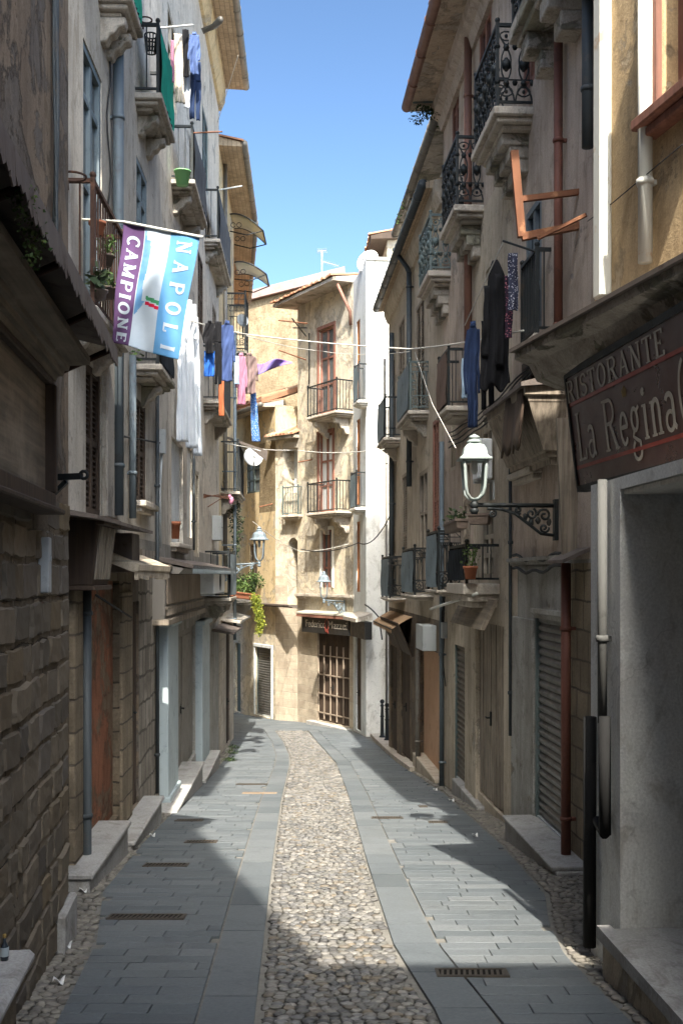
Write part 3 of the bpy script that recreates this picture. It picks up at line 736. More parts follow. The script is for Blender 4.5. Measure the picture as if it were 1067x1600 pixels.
# --- L2 tall narrow house
b = L2 = Bld('plaster_house', 'cream plastered house with blue grey downpipe and crumbling brick red doorway', WL, uL(12.35), uL(7.35), 9.6, 'plaster_cream')
zg = b.P(190,870)[1]
b.zone(100,170,560,800,'plaster_cream'); b.zones.append((uL(12.35), uL(7.35), b.z0, zg, 'plaster_near'))
b.zone(107,205,895,1400,'stone_near')
b.op(130,159,92,470,'french',.14,frame='screen_blue',pane='glass_dusty',split=(.45,.8))
b.op(134,158,575,806,'louvre',.14,frame='wood_dark')
b.op(141,186,908,1288,'flat',.22,frame='plaster_red',ground=.22,name='blocked_doorway')
b.finish()
for (x0,x1,y) in ((100,250,560),):
    pass
b.eave(uL(12.35), uL(7.35), 9.6, .85, 'soffit', 'pipe_zinc')  # out-of-frame eave, added to shade the left paving
b.pipe(185,-40,805,'pipe_blue',.055,.08,label='blue grey downpipe running the full height of the plaster house')
b.pipe(135,920,1366,'pipe_dark',.045,.07,label='black drainpipe standing against the stone jamb',shoe=True)
q = MB(); u0,u1,z0,z1 = b.rect(160,179,568,810); q.box(u0,u1,-.02,.05,z0,z1); b.part(q,'pilaster',M['plaster_cream'],bevel=.01)
q = MB(); u0,u1,z0,z1 = b.rect(187,203,925,1310); q.box(u0,u1,-.02,.03,b.w.g(u0)-.2,z1)
b.part(q,'door_jamb',M['stone_ochre'],bevel=.01)
q = MB(); u0,u1,z0,z1 = b.rect(108,131,900,1330); q.box(u0,u1,-.02,.05,b.w.g(u0)-.2,z1); b.part(q,'door_jamb',M['stone_ochre'],bevel=.01)
for (x0,x1,h,dep) in ((140,200,.24,.22),):
    ua, ub = b.w.ux(x0,dep), b.w.ux(x1,dep); ua, ub = min(ua,ub), max(ua,ub); g = b.w.g((ua+ub)/2)
    q = MB(); q.box(ua,ub,-.1,dep,g-.4,g+h-.05); q.box(ua-.02,ub+.02,-.1,dep+.03,g+h-.05,g+h); b.part(q,'doorstep',M['marble'],bevel=.012)
b.balcony(145,478,192,282,.21,'bars',brackets=2,rail='rust_dark')
b.balcony(199,-8,215,-110,.27,'bars',screen='screen_green',brackets=2,label='topmost balcony cut by the picture edge with a green cloth')
q = MB(); u, z = b.P(247,690,.0); q.box(u-.07,u+.07,0,.1,z-.16,z+.16); q.tube([(u,.05,z-.16),(u+.03,.03,z-.6),(u-.02,.03,z-1.4)],.018,6); b.part(q,'meter_box',M['grey_metal'])
q = MB()
for (x,y,x2,y2) in ((185,680,250,692),(150,930,205,965)):
    q.tube([(*b.P(x,y,.03)[:1],.03,b.P(x,y,.03)[1]),(b.P(x2,y2,.03)[0],.03,b.P(x2,y2,.03)[1])],.012,5)
b.part(q,'cable',M['cable'])
q = MB(); q.tube([(b.w.ux(170+3*math.sin(i*1.1),.02),.02,b.P(170,70+i*28,.02)[1]) for i in range(10)],.009,5); b.part(q,'cable',M['cable'])

# --- L3 stucco house
b = L3 = Bld('stucco_house', 'beige pebble rendered house with a brick lined eave and stacked balconies on the left', WL, uL(24.8), uL(12.35), 12.86, 'plaster_beige')
zg = b.P(300,860)[1]; zm = b.P(300,560)[1]
b.zones.append((uL(24.8), uL(12.35), b.z0, zg, 'plaster_grey')); b.zones.append((uL(15.6), uL(12.35), zg, b.P(230,190)[1], 'plaster_cream')); b.zone(216,250,860,1300,'stone_pier'); b.zone(207,216,860,1300,'plaster_near')
b.op(213,230,262,400,'french',.12,frame='screen_blue',pane='glass_dusty')
b.op(212,228,628,786,'louvre',.12,frame='wood_dark',sill='slab')
b.op(206,217,940,1290,'plank',.16,frame='wood_dark',ground=.25)
b.op(268,286,690,850,'flat',.2,frame='plaster_paleblue',sill='slab_clean',label='white walled up window bay')
b.op(303,311,735,870,'louvre',.12,frame='wood_light'); b.op(292,300,700,840,'flat',.1,frame='plaster_white')
b.op(262,276,30,165,'french',.12,frame='wood_light'); b.op(296,305,225,325,'louvre',.12,frame='wood_old'); b.op(316,325,180,290,'louvre',.12,frame='iron_grey')
b.op(321,329,335,412,'louvre',.12,frame='wood_old'); b.op(309,317,400,520,'louvre',.1,frame='wood_dark'); b.op(332,338,480,640,'louvre',.12,frame='wood_old')
b.op(266,306,985,1245,'panel',.2,frame='wood_taupe',ground=.22,name='shop_door')
b.op(309,324,1012,1196,'roller',.14,frame='shutter_brown',ground=.22)
b.finish()
u0,u1,z0,z1 = b.rect(266,306,985,1245); g = b.w.g((u0+u1)/2)
q = MB(); zt = z1-.62
q.box(u0+.02,u1-.02,-.19,-.165,zt,z1-.02); tr = b.part(q,'transom_window',M['glass'])
q = MB()
for k in range(4): q.box(u0,u1,-.165,-.14,zt+k*.2-.012,zt+k*.2+.012)
b.part(q,'glazing_bar',M['wood_taupe'],tr)
for (xa,xb) in ((249,266),(306,318)):
    ua,ub,za,zb = b.rect(xa,xb,968,1258); ua,ub = min(ua,ub),max(ua,ub); gg = b.w.g((ua+ub)/2)
    q = MB(); q.box(ua,ub,-.02,.12,gg-.1,zb); q.box(ua-.03,ub+.03,-.02,.16,gg-.1,gg+.2); q.box(ua-.04,ub+.04,-.02,.17,zb-.08,zb)
    b.part(q,'pilaster',M['wood_paleblue'],bevel=.012)
for (xa,xb,h) in ((264,309,.2),(312,336,.2)):
    ua,ub = b.w.ux(xa,.2),b.w.ux(xb,.2); ua,ub = min(ua,ub),max(ua,ub); gg = b.w.g((ua+ub)/2)
    q = MB(); q.box(ua,ub,-.15,.28,gg-.3,gg+h-.05); q.box(ua-.02,ub+.02,-.15,.31,gg+h-.05,gg+h); b.part(q,'doorstep',M['marble'],bevel=.01)
b.balcony(247,569,267,490,.27,'bars',screen='screen_dark',brackets=1,label='small mossy balcony with black cloth under the flag')
b.balcony(246.8,146,267,38,.26,'bars',screen='screen_green',brackets=2,label='balcony with a bright green cloth over its railing')
b.balcony(300,281,319,197,.30,'bars',screen='screen_grey',brackets=2)
b.balcony(340.4,373,358,296,.26,'bars',screen='screen_grey',brackets=2)
b.balcony(342,625,359,540,.30,'bars',brackets=2,label='rounded balcony behind the hanging laundry')
b.balcony(357,934,366,862,.46,'bars',screen='screen_blue',brackets=2)
b.pipe(207.5,555,810,'pipe_blue',.04,.06)
for (x0,x1,h,dep) in ((207,253,.2,.22),):
    ua, ub = b.w.ux(x0,dep), b.w.ux(x1,dep); ua, ub = min(ua,ub), max(ua,ub); g = b.w.g((ua+ub)/2)
    q = MB(); q.box(ua,ub,-.1,dep,g-.4,g+h-.05); q.box(ua-.02,ub+.02,-.1,dep+.03,g+h-.05,g+h); b.part(q,'doorstep',M['marble'],bevel=.012)
e = b.eave(uL(24.8)-.05, uL(12.35), 12.86, .56, 'soffit', 'pipe_zinc')
q = MB(); q.prism([(-.02,12.3),(.06,12.32),(.14,12.5),(.16,12.82),(-.02,12.82)],uL(24.8),uL(12.35)); b.part(q,'cornice',M['plaster_ochre'])
q = MB(); u,z = b.P(318,35,.1); u2,z2 = b.P(346,30,.62); q.tube([(u,.08,z-.15),(u,.3,z-.05),(u2,.6,z2)],.055,8); b.part(q,'downpipe',M['pipe_zinc'])
b.pipe(246,560,1240,'pipe_dark',.025,.04)
q = MB(); u,z = b.P(334,824,.02); q.box(u-.22,u+.22,0,.2,z-.28,z+.24); mb_ = b.part(q,'meter_box',M['grey_metal'],bevel=.01)
q = MB(); q.box(u-.2,u+.2,.2,.204,z-.01,z+.0); b.part(q,'seam',M['pipe_dark'],mb_)
b.pipe(303,690,860,'pipe_dark',.02,.04)
# --- L4 curved house
L4W2 = Wall((-3.9,38.8),(-2.97,30))
b = L4 = Bld('corner_house', 'ochre house with second tiled eave and arched canopies further down on the left', WL, uL(30), uL(24.8), 11.6, 'plaster_ochre')
b.zones.append((uL(30), uL(24.8), b.z0, b.P(350,940)[1], 'stone_pale'))
b.op(345,350,545,640,'louvre',.12,frame='wood_old'); b.op(346,351,760,850,'louvre',.12,frame='wood_old'); b.op(353,359,985,1160,'plank',.12,frame='wood_dark',ground=.05)
b.op(345,351,345,430,'french',.12,frame='wood_old')
b.finish()
b.balcony(383,548,387,458,.48,'lattice',brackets=2,label='latticed balcony above the beige jacket'); b.balcony(372,768,380,690,.40,'bars',brackets=2)
b.balcony(392,938,399,905,.50,'bars',brackets=1)
b.eave(uL(30), uL(24.8), 11.55, .52, 'soffit', 'pipe_zinc', tiles=True)
b.pipe(352,215,900,'pipe_zinc',.05,.06); b.pipe(367,520,1000,'pipe_blue',.04,.3)
b = Bld('bending_house', 'farthest ochre house on the left where the street bends away', L4W2, 0, L4W2.L, 11.5, 'plaster_ochre'); b.finish(); b.eave(0, L4W2.L, 11.45, .55, 'soffit', 'pipe_zinc')

# ================================================================== FAR END
b = F2 = Bld('cream_house', 'sunlit cream house with three red brown windows above the black shop sign at the bend', WF2, 0, WF2.L, 10.55, 'plaster_pale', depth=3)
b.zones.append((0, WF2.L, b.z0, b.P(510,960)[1], 'stone_pale'))
b.op(499,522,512,645,'french',.14,frame='wood_red',pane='glass_dusty',surround='wood_red'); b.op(499,520,677,800,'french',.14,frame='wood_red',pane='curtain',surround='wood_red'); b.op(503,519,828,918,'french',.14,frame='wood_red',pane='glass_dusty',surround='plaster_white')
b.op(496,546,985,1128,'plank',.15,frame='wood_dark',ground=.1,name='shop_gate')
b.finish()
u0,u1,z0,z1 = b.rect(496,546,985,1128)
q = MB()
for k in range(6): u = u0+(u1-u0)*k/5; q.bar((u,-.02,z0),(u,-.02,z1-.5),.035)
for k in range(4): q.bar((u0,-.02,z0+.2+k*.6),(u1,-.02,z0+.2+k*.6),.035)
b.part(q,'door_grille',M['wood_tan'])
b.balcony(526,641,481,592,.55,'bars',slab='slab_clean',brackets=2); b.balcony(526,798,481,750,.55,'bars',slab='slab_clean',brackets=2)
b.ledge(466,555,935,.16,.16); b.eave(0, WF2.L+.4, 10.5, .7, 'slab', None, tiles=True)
q = MB(); ua,za = b.P(549,500,.1); q.tube([(.1,.5,10.4),(.02,.1,9.6),(.02,.08,9.2)],.05,8); b.part(q,'downpipe',M['copper'])
q = MB(); ua,za = b.P(483,520,.04); q.tube([(ua,.04,za),(ua,.04,b.P(483,600,.04)[1])],.02,6); b.part(q,'cable',M['cable'])
q = MB(); g = b.w.g((u0+u1)/2); q.box(u0-.2,u1+.3,0,.25,g-.2,g+.08); b.part(q,'doorstep',M['marble'],bevel=.01)
b = F3 = Bld('white_tower', 'narrow white tower house glaring in the sun beside the cream house', WF3, 0, WF3.L, 10.6, 'plaster_white', depth=2.6); b.finish()
q = MB(); q.box(0,WF3.L,-2,.05,10.6,10.68); b.part(q,'coping',M['plaster_white'])
q = MB(); g = b.w.g(WF3.L); q.box(0,WF3.L,0,.02,g-.2,g+1.0); b.part(q,'plinth',M['plaster_white'])
b.pipe(604,640,1140,'pipe_zinc',.035,.05)
b = F3L = Bld('tower_side', 'left face of the white tower with orange brown shutters, its shade tinted pale blue', WF3L, 0, WF3L.L, 10.5, 'plaster_paleblue', depth=1.2)  # left face of the white tower, its shade put into the pale blue
for (y0,y1) in ((500,630),(655,790),(815,925)): b.op(557,562.5,y0,y1,'louvre',.1,frame='wood_orange')
b.op(556,564,990,1140,'plank',.1,frame='wood_dark',ground=.05)
b.finish()
b.balcony(561,625,554,568,.25,'bars',slab='plaster_white',screen='screen_blue',brackets=0); b.balcony(557,793,549,738,.25,'bars',slab='plaster_white',screen='screen_blue',brackets=0)
# yellow house
b = F1 = Bld('yellow_house', 'low ochre house with mossy tile roof and grey garage shutter', WF1, 0, WF1.L, 7.4, 'plaster_ochre', depth=3)
b.zones.append((0, WF1.L, b.z0, b.P(410,945)[1], 'plaster_pale'))
b.zone(405,432,690,800,'plaster_gable')
b.op(399,424,1012,1113,'roller',.2,frame='shutter_metal',ground=.05,surround='plaster_paleblue'); b.op(385,406,712,770,'french',.12,frame='iron_grey',pane='glass_dusty'); b.op(390,402,850,920,'louvre',.1,frame='wood_old')
b.op(367,376,1005,1110,'flat',.2,frame='iron_grey',ground=.05,name='door')
b.finish(); b.eave(0, WF1.L, 7.35, .45, 'slab', 'pipe_zinc', tiles=True)
q = MB(); q.hexa([(-.0,-3,8.73),(WF1.L,-3,8.73),(WF1.L,.5,7.42),(-.0,.5,7.42),(0,-3,8.88),(WF1.L,-3,8.88),(WF1.L,.5,7.55),(0,.5,7.55)]); rf = b.part(q,'roof',M['tile'])
q = MB(); u = .08
while u < WF1.L:
    pts = [(math.cos(math.pi*k/4)*.085, math.sin(math.pi*k/4)*.07) for k in range(5)]
    for (n0,n1) in ((.5,-.4),(-.35,-1.2),(-1.15,-2.0),(-1.95,-3.0)):
        zz = lambda n: 7.56+(.5-n)*.38; o = random.uniform(-.05,.05); h = random.uniform(0,.04)
        q.add([(u+p[0],n0+o,zz(n0)+p[1]+.02+h) for p in pts]+[(u+p[0]*.8,n1,zz(n1)+p[1]*.8+h) for p in pts], [(i,i+1,i+6,i+5) for i in range(4)]+[(4,3,2,1,0)])
    u += .17
b.part(q,'roof_tiles',M['tile'],rf)
b.ledge(380,464,945,.3,.1,'tin')
b = F1P = Bld('stone_pier_house', 'slim stone house with an arched niche beside the cream house', WF1P, 0, WF1P.L, 6.2, 'plaster_pale', depth=3)
b.zones.append((0, WF1P.L, b.z0, b.P(450,900)[1], 'stone_pale'))
b.op(443,466,700,770,'flat',.5,frame='plaster_paleblue',name='door'); b.op(449,467,840,948,'flat',.45,frame='plaster_pale',name='niche')
b.finish()
u0,u1,z0,z1 = b.rect(449,467,840,948); q = MB(); um = (u0+u1)/2; r = (u1-u0)/2
for sg in (1,-1):
    q.prism([(um+sg*r,z1+.0),(um+sg*r,z1-r*1.4)]+[(um+sg*r*math.cos(t),z1-r*1.4+r*1.4*math.sin(t)) for t in [k*math.pi/12 for k in range(1,6)]]+[(um,z1)], -.44, -.002, 'y')
b.part(q,'niche_arch',M['plaster_pale'])
b.balcony(466,804,442,760,.25,'bars',slab='slab_clean',brackets=0,rail='iron_grey')
q = MB(); q.box(-.1,WF1P.L+.1,-.3,.3,6.2,6.3); b.part(q,'roof',M['slab'])
q = MB(); u = -.05
while u < WF1P.L+.1:
    pts = [(math.cos(math.pi*k/4)*.085, math.sin(math.pi*k/4)*.07) for k in range(5)]
    q.add([(u+p[0],.36,6.3+p[1]) for p in pts]+[(u+p[0],-1.5,7.0+p[1]) for p in pts], [(i,i+1,i+6,i+5) for i in range(4)]+[(4,3,2,1,0)]); u += .17
b.part(q,'roof_tiles',M['tile'])
# gable wall behind
b = F0 = Bld('gable_house', 'rough blank gable under a mauve metal roof edge behind the yellow house', WF0, 1.5, 8.5, 11.2, 'plaster_gable', depth=6); b.finish()
ua, za = WF0.P(385,478); ub, zb = WF0.P(515,440)
ua, ub = min(ua,ub), max(ua,ub); zlo, zhi = min(za,zb), max(za,zb)
q = MB(); q.prism([(8.5,11.0),(8.5,zlo-.3),(ua-.3,zhi+.1),(ua-.3,11.0)],-5.9,-.004,'y'); b.part(q,'gable_wall',M['plaster_gable'])
q = MB(); q.hexa([(ua-.6,-6,zhi+.2),(8.8,-6,zlo-.35),(8.8,.25,zlo-.35),(ua-.6,.25,zhi+.2),(ua-.6,-6,zhi+.55),(8.8,-6,zlo),(8.8,.25,zlo),(ua-.6,.25,zhi+.55)]); b.part(q,'roof',M['roof_metal'])

# ================================================================== RIGHT SIDE
uR = lambda d: (Vector((2.75-.06*d, d))-WR.A).dot(WR.U)
ze2 = 9.37
b = R2 = Bld('balcony_house', 'tall dusty rose house with ornate black balconies and a copper gutter on the right', WR, uR(6.9), uR(17.9), 9.37, 'plaster_rose')
zg = b.P(790,930)[1]; zst = b.P(800,880)[1]
b.zones.append((uR(6.9), uR(12.4), b.z0, zst, 'plaster_grey')); b.zones.append((uR(12.4), uR(17.9), b.z0, zg, 'plaster_sand'))
b.zone(888,926,880,1400,'stone_ochre'); b.zone(740,800,300,930,'plaster_sand')
b.op(749,768,-20,128,'french',.1,frame='wood_red',pane='glass'); b.op(818,838,-10,135,'french',.1,frame='wood_red',pane='glass'); b.op(706,717,125,215,'louvre',.14,frame='wood_red')
b.op(757,776,405,560,'french',.1,frame='wood_light',pane='glass'); b.op(822,846,318,520,'french',.1,frame='pipe_blue',pane='glass'); b.op(753,770,640,720,'french',.1,frame='wood_light',pane='glass_dusty'); b.op(815,838,560,640,'louvre',.1,frame='wood_dark')
b.op(722,735,720,905,'french',.1,frame='wood_old'); b.op(754,772,800,905,'french',.1,frame='wood_light',pane='glass_dusty'); b.op(704,712,650,735,'louvre',.1,frame='wood_light')
b.op(835,886,968,1300,'roller',.16,frame='shutter_metal',ground=.17); b.op(747,787,975,1265,'plank',.14,frame='wood_old',ground=.12); b.op(710,728,1010,1245,'roller',.16,frame='shutter_brown',ground=.15)
b.op(815,842,690,735,'flat',.08,frame='plaster_sand',sill='slab_clean')
b.finish()
ua,ub = b.w.ux(803,.2),b.w.ux(886,.2); gg = b.w.g((ua+ub)/2)
q = MB(); q.box(ua,ub,-.15,.3,gg-.4,gg+.13); q.box(ua-.02,ub+.02,-.15,.33,gg+.13,gg+.17); b.part(q,'doorstep',M['marble'],bevel=.01)
ua,ub = b.w.ux(706,.1),b.w.ux(745,.1); gg = b.w.g((ua+ub)/2)
q = MB(); q.box(ua,ub,-.15,.1,gg-.4,gg+.14); b.part(q,'doorstep',M['marble'],bevel=.01)
u0,u1,z0,z1 = b.rect(800,835,965,1290)
q = MB(); q.box(u0,u1,-.02,.015,b.w.g(u0)-.3,z1); b.part(q,'pier',M['plaster_grey'],bevel=.012)
u0,u1,z0,z1 = b.rect(729,746,960,1260)
q = MB(); q.box(u0,u1,-.02,.03,b.w.g(u0)-.3,z1); b.part(q,'pier',M['plaster_sand'],bevel=.012)
q = MB(); u0,u1,z0,z1 = b.rect(738,787,935,978); q.hexa([(u0-.1,0,z1),(u1+.1,0,z1),(u1+.1,.04,z1),(u0-.1,.04,z1),(u0-.1,.25,z0),(u1+.1,.25,z0),(u1+.1,.30,z0),(u0-.1,.30,z0)][4:]+[(u0-.1,.08,z1),(u1+.1,.08,z1),(u1+.1,.13,z1),(u0-.1,.13,z1)]); b.part(q,'tilted_fascia_board',M['wood_board'])
# ornate balconies
b.balcony(777,167,743.3,38,.38,'ornate',slab='slab_clean',brackets=0,th=.2); b.balcony(714.2,320,692.7,213,.35,'ornate',slab='slab_clean',brackets=0,th=.2); b.balcony(672.6,423,656.2,335,.32,'ornate',slab='slab_clean',brackets=0,th=.2,rail='iron_grey')
def corbel(xn, yn, xf, n, z_):
    un, z = b.P(xn,yn,n); uf = b.w.ux(xf,n)
    for u in (un+.3,(un+uf)/2,uf-.3):
        q = MB(); zt = z_+z
        q.box(u-.13,u+.13,-.02,n*.78,zt-.13,zt); q.box(u-.12,u+.12,-.02,n*.55,zt-.27,zt-.13); q.box(u-.11,u+.11,-.02,n*.3,zt-.42,zt-.27)
        b.part(q,'corbel',M['slab'],bevel=.012)
corbel(777,167,743.3,.38,-.2); corbel(714.2,320,692.7,.35,-.2); corbel(672.6,423,656.2,.32,-.2)
ua,za = b.P(812,30,.42)
q = MB(); q.box(ua-2.6,ua+.5,-.02,.42,za,za+.14); q.box(ua-2.5,ua+.42,-.02,.36,za-.07,za); top_b = b.part(q,'balcony',M['slab'],bevel=.012); plabel(top_b,'broken underside of the uppermost balcony at the picture edge')
for k in range(4):
    u = ua+.2-k*.75; q = MB(); q.box(u-.14,u+.14,-.02,.33,za-.24,za-.07); q.box(u-.13,u+.13,-.02,.2,za-.42,za-.24); b.part(q,'corbel',M['slab'],top_b,bevel=.012)
b.rail(top_b, ua-2.55, ua+.45, .38, za+.14, .9, 'ornate', 'iron')
b.balcony(839,521,816,389,.14,'bars',slab='slab_clean',brackets=0,spacing=.07,label='thin black railing balcony beside the patterned shirt'); b.balcony(701,634,686,545,.30,'bars',slab='slab_clean',brackets=0,side_screen=None,screen='screen_brown')
b.balcony(729,912,704,852,.40,'bars',slab='slab_clean',screen='screen_dark',brackets=0,th=.3,label='balcony with dark cloth and planters on its rail')
b.eave(uR(6.9), uR(17.9)-.0, 9.37, .56, 'soffit_old', 'copper')
q = MB(); q.prism([(-.02,9.0),(.05,9.0),(.1,9.15),(.2,9.22),(.22,9.37),(-.02,9.37)],uR(6.9),uR(17.85)); b.part(q,'cornice',M['plaster_rose'])
b.pipe(731,30,600,'copper',.055,.09,label='copper brown downpipe behind the ornate balconies')
q = MB(); u = b.w.ux(731,.09); zt = b.P(731,30,.09)[1]; q.tube([(u,.09,zt),(u+.02,.2,zt+.12),(u+.05,.62,zt+.28)],.055,8); b.part(q,'pipe_elbow',M['copper'])
b.pipe(872,60,590,'pipe_red',.042,.08,label='red brown downpipe beside the rusty frame'); b.pipe(884,880,1365,'pipe_red',.045,.09,label='rust red drainpipe beside the grey roller shutter')
b.pipe(918,-30,230,'pipe_dark',.05,.1)
b.pipe(690,690,1240,'pipe_blue',.04,.07,label='blue grey pipe beside the peach doorway')
b.pipe(797,640,1150,'pipe_dark',.02,.03)
for k, (ya,yb) in enumerate(((868,862),(888,880))):
    q = MB(); pa, pb = b.P(802,ya,.05), b.P(880,yb,.05)
    q.tube([(pa[0]+(pb[0]-pa[0])*t,.05,pa[1]+(pb[1]-pa[1])*t-.06*math.sin(math.pi*t)+.02*math.sin(t*17)) for t in [i/14 for i in range(15)]],.018,6); b.part(q,'cable',M['cable'])
b.ledge(800,888,884,.07,.08,'plaster_grey'); b.ledge(838,888,965,.07,.1,'plaster_grey')
# rubble of cables along floor line
q = MB()
for k in range(4):
    pa, pb = b.P(700,700-k*8,.06), b.P(850,560-k*6,.06)
    q.tube([(pa[0]+(pb[0]-pa[0])*t,.05,pa[1]+(pb[1]-pa[1])*t-.12*math.sin(math.pi*t)+.015*math.sin(t*23+k)) for t in [i/14 for i in range(15)]],.011,5)
b.part(q,'cable_bundle',M['cable'])
# --- R3
zR3 = 8.23
b = R3 = Bld('sandy_house', 'sandy house with brick eave and four small latticed balconies at the far right', WR, uR(17.9), uR(26.6), zR3, 'plaster_sand')
b.zones.append((uR(17.9), uR(26.6), b.z0, b.P(650,960)[1], 'plaster_near'))
b.op(623,632,500,650,'louvre',.1,frame='wood_old'); b.op(650,663,470,655,'louvre',.1,frame='wood_old'); b.op(612,617,560,680,'louvre',.1,frame='wood_old')
b.op(655,668,735,925,'french',.1,frame='wood_old'); b.op(628,636,740,930,'louvre',.1,frame='wood_old'); b.op(614,619,720,930,'louvre',.1,frame='wood_old'); b.op(676,686,655,905,'louvre',.1,frame='wood_red')
b.op(655,688,1015,1205,'flat',.3,frame='plaster_peach',ground=.18,name='doorway'); b.op(627,640,1010,1195,'plank',.15,frame='wood_dark',ground=.05); b.op(611,620,1010,1185,'plank',.15,frame='wood_dark',ground=.05)
b.finish()
u0,u1,z0,z1 = b.rect(655,688,1015,1205); g = b.w.g((u0+u1)/2)
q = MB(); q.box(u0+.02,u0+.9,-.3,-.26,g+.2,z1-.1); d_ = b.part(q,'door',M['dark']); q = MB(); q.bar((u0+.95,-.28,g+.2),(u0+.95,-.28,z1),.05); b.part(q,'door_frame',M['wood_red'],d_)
q = MB(); q.box(u0-.1,u1+.05,-.3,.12,g-.3,g+.2); b.part(q,'doorstep',M['plaster_sand'],bevel=.01)
for a in ((685.4,922,669,830,.33),(648,930,630,857,.33),(609,935,597.6,870,.33)):
    b.balcony(*a,'lattice',slab='slab_clean',screen='screen_blue',brackets=0,th=.1)
b.balcony(641,641,623,565,.33,'lattice',slab='slab_clean',screen='screen_blue',brackets=2,rail='iron_grey',label='balcony with grey green lattice and a blue grey panel, upper row'); b.balcony(602,683,592,620,.33,'bars',slab='slab_clean',screen='screen_blue',brackets=1,label='farthest upper balcony against the white tower')
b.eave(uR(18.2), uR(26.6)+.15, zR3, .25, 'soffit', 'pipe_dark')
q = MB(); q.prism([(-.02,zR3-.4),(.05,zR3-.38),(.12,zR3-.2),(.14,zR3),(-.02,zR3)],uR(17.9),uR(26.5)); b.part(q,'cornice',M['plaster_sand'])
b.pipe(612,520,940,'pipe_dark',.055,.09); b.pipe(639,425,760,'pipe_dark',.055,.09); b.pipe(601,560,700,'pipe_zinc',.03,.05)
q = MB(); u = b.w.ux(639,.09); zt = b.P(639,425,.09)[1]; q.tube([(u,.09,zt),(u+.1,.12,zt+.12),(u+.3,.36,zt+.55)],.05,8); b.part(q,'pipe_elbow',M['pipe_dark'])
q = MB(); u,z = b.P(666,995,.1); q.box(u-.55,u+.35,0,.24,z-.22,z+.22); mb_ = b.part(q,'meter_box',M['grey_metal'],bevel=.01)
b.pipe(653,1000,1200,'pipe_zinc',.05,.08)
q = MB()
# attic set back
b = R3A = Bld('attic_storey', 'crumbling white attic storey set back above the brick eave', Wall((WR.A-.35*WR.N).to_tuple(), (WR.A-.35*WR.N+WR.U*40).to_tuple()), uR(17.9), uR(24.3), 9.3, 'plaster_paleblue', depth=3, z0=8.2)
b.op(668,674,215,290,'louvre',.1,frame='wood_red'); b.finish(); b.eave(uR(17.9), uR(24.3), 9.3, .40, 'slab', 'pipe_zinc')
q = MB(); u = b.w.ux(650,.3); q.tube([(u,.42,9.3),(u,.2,9.1),(u,.08,8.9),(u,.08,8.25)],.045,8); b.part(q,'downpipe',M['pipe_dark'])
# roof behind
b = Bld('backyard_house', 'house with a reddish tiled roof edge peeping over the white tower', Wall((1.35,32),(1.05,38)), 0, 6, 11.6, 'plaster_pale', depth=4); b.finish(); b.eave(-.2, 6, 11.6, .5, 'wood_dark', None, tiles=True)
# --- R1
b = R1 = Bld('restaurant_house', 'nearest brown plastered house on the right above the maroon restaurant sign', WR1U, 0, WR1U.L, 6.6, 'plaster_brown', depth=4, z0=2.2)
ua, ub = WR1U.ux(1016), WR1U.ux(1110)
b.op(0,0,0,0,'louvre',.14,r=(WR1U.ux(1100),WR1U.ux(1034),b.P(1040,172)[1],6.3) if WR1U.ux(1100) < WR1U.ux(1034) else (WR1U.ux(1034),WR1U.ux(1100),b.P(1040,172)[1],6.3),frame='wood_red',sill='wood_red',surround='wood_red')
b.zones.append((WR1U.L-.14, WR1U.L, 2.2, 6.6, 'plaster_brown'))
b.finish()
b.pipe(1008,-30,410,'pipe_white',.045,.07,label='white downpipe on the brown wall')
q = MB(); u = WR1U.ux(941,.04); z0 = b.P(935,470,.04)[1]; q.hexa([(u-.07,0,z0),(u+.05,0,z0),(u+.05,.09,z0),(u-.07,.09,z0),(u-.08,0,6.5),(u+.04,0,6.5),(u+.04,.09,6.5),(u-.08,.09,6.5)]); b.part(q,'corner_duct',M['pipe_white'],bevel=.015)
# ledge / cornice slab over the shop
u0 = 0; u1 = WR1U.ux(808,.45)
zl = WR1U.P(940,480,.45)[1]
q = MB(); q.prism([(-.5,zl),(.47,zl),(.47,zl-.05),(.36,zl-.09),(.30,zl-.2),(.12,zl-.26),(-.5,zl-.26)],u0,u1); b.part(q,'shop_cornice',M['slab'])
q = MB(); q.box(u0,u1+.03,-.3,.5,zl+.003,zl+.03); b.part(q,'lead_flashing',M['tin'])
q = MB(); q.tube([(WR1U.ux(925,.3),.3,zl+.06),(WR1U.ux(940,.12),.12,zl+.08),(WR1U.ux(1000,.1),.1,zl+.08),(WR1U.ux(1008,.07),.07,zl+.12)],.03,8); b.part(q,'drain_elbow',M['pipe_white'])
# lower shop front
b = R1L = Bld('corner_shop', 'grey plastered shop front with a deep white entrance recess at bottom right', WR1, 0, WR1.L, 2.27, 'plaster_portal', depth=2.5)
g = WR1.g(WR1.L-1)
ue = WR1.ux(969); ux1 = WR1.L
b.ops.append((0.5, ue, WR1.g(ue)+.22, 2.2, 1.8))
b.finish()
q = MB(); q.box(.4,ue+.1,-1.95,-1.9,-1.5,2.6); b.part(q,'recess_back',M['plaster_portal'])
q = MB(); zf = WR1.g(ue-.8)+.2; q.box(.5,ue-.002,-1.9,.05,zf-.8,zf); q.box(.5,ue+.03,.05,.13,zf-.06,zf+.012); b.part(q,'entrance_step',M['marble'])
q = MB(); q.box(.5,ue+.01,.0,.1,zf-1.4,zf-.06); b.part(q,'step_riser',M['plaster_sand'])
q = MB(); q.box(.51,ue-.01,-1.7,-.02,2.17,2.195); b.part(q,'soffit_panel',M['plaster_white'])
b.pipe_uz(WR1.ux(941,.05), WR1.P(941,1130,.05)[1], 2.27, 'pipe_dull', .028, .05, 'downpipe', 'pale pipe beside the entrance pillar')
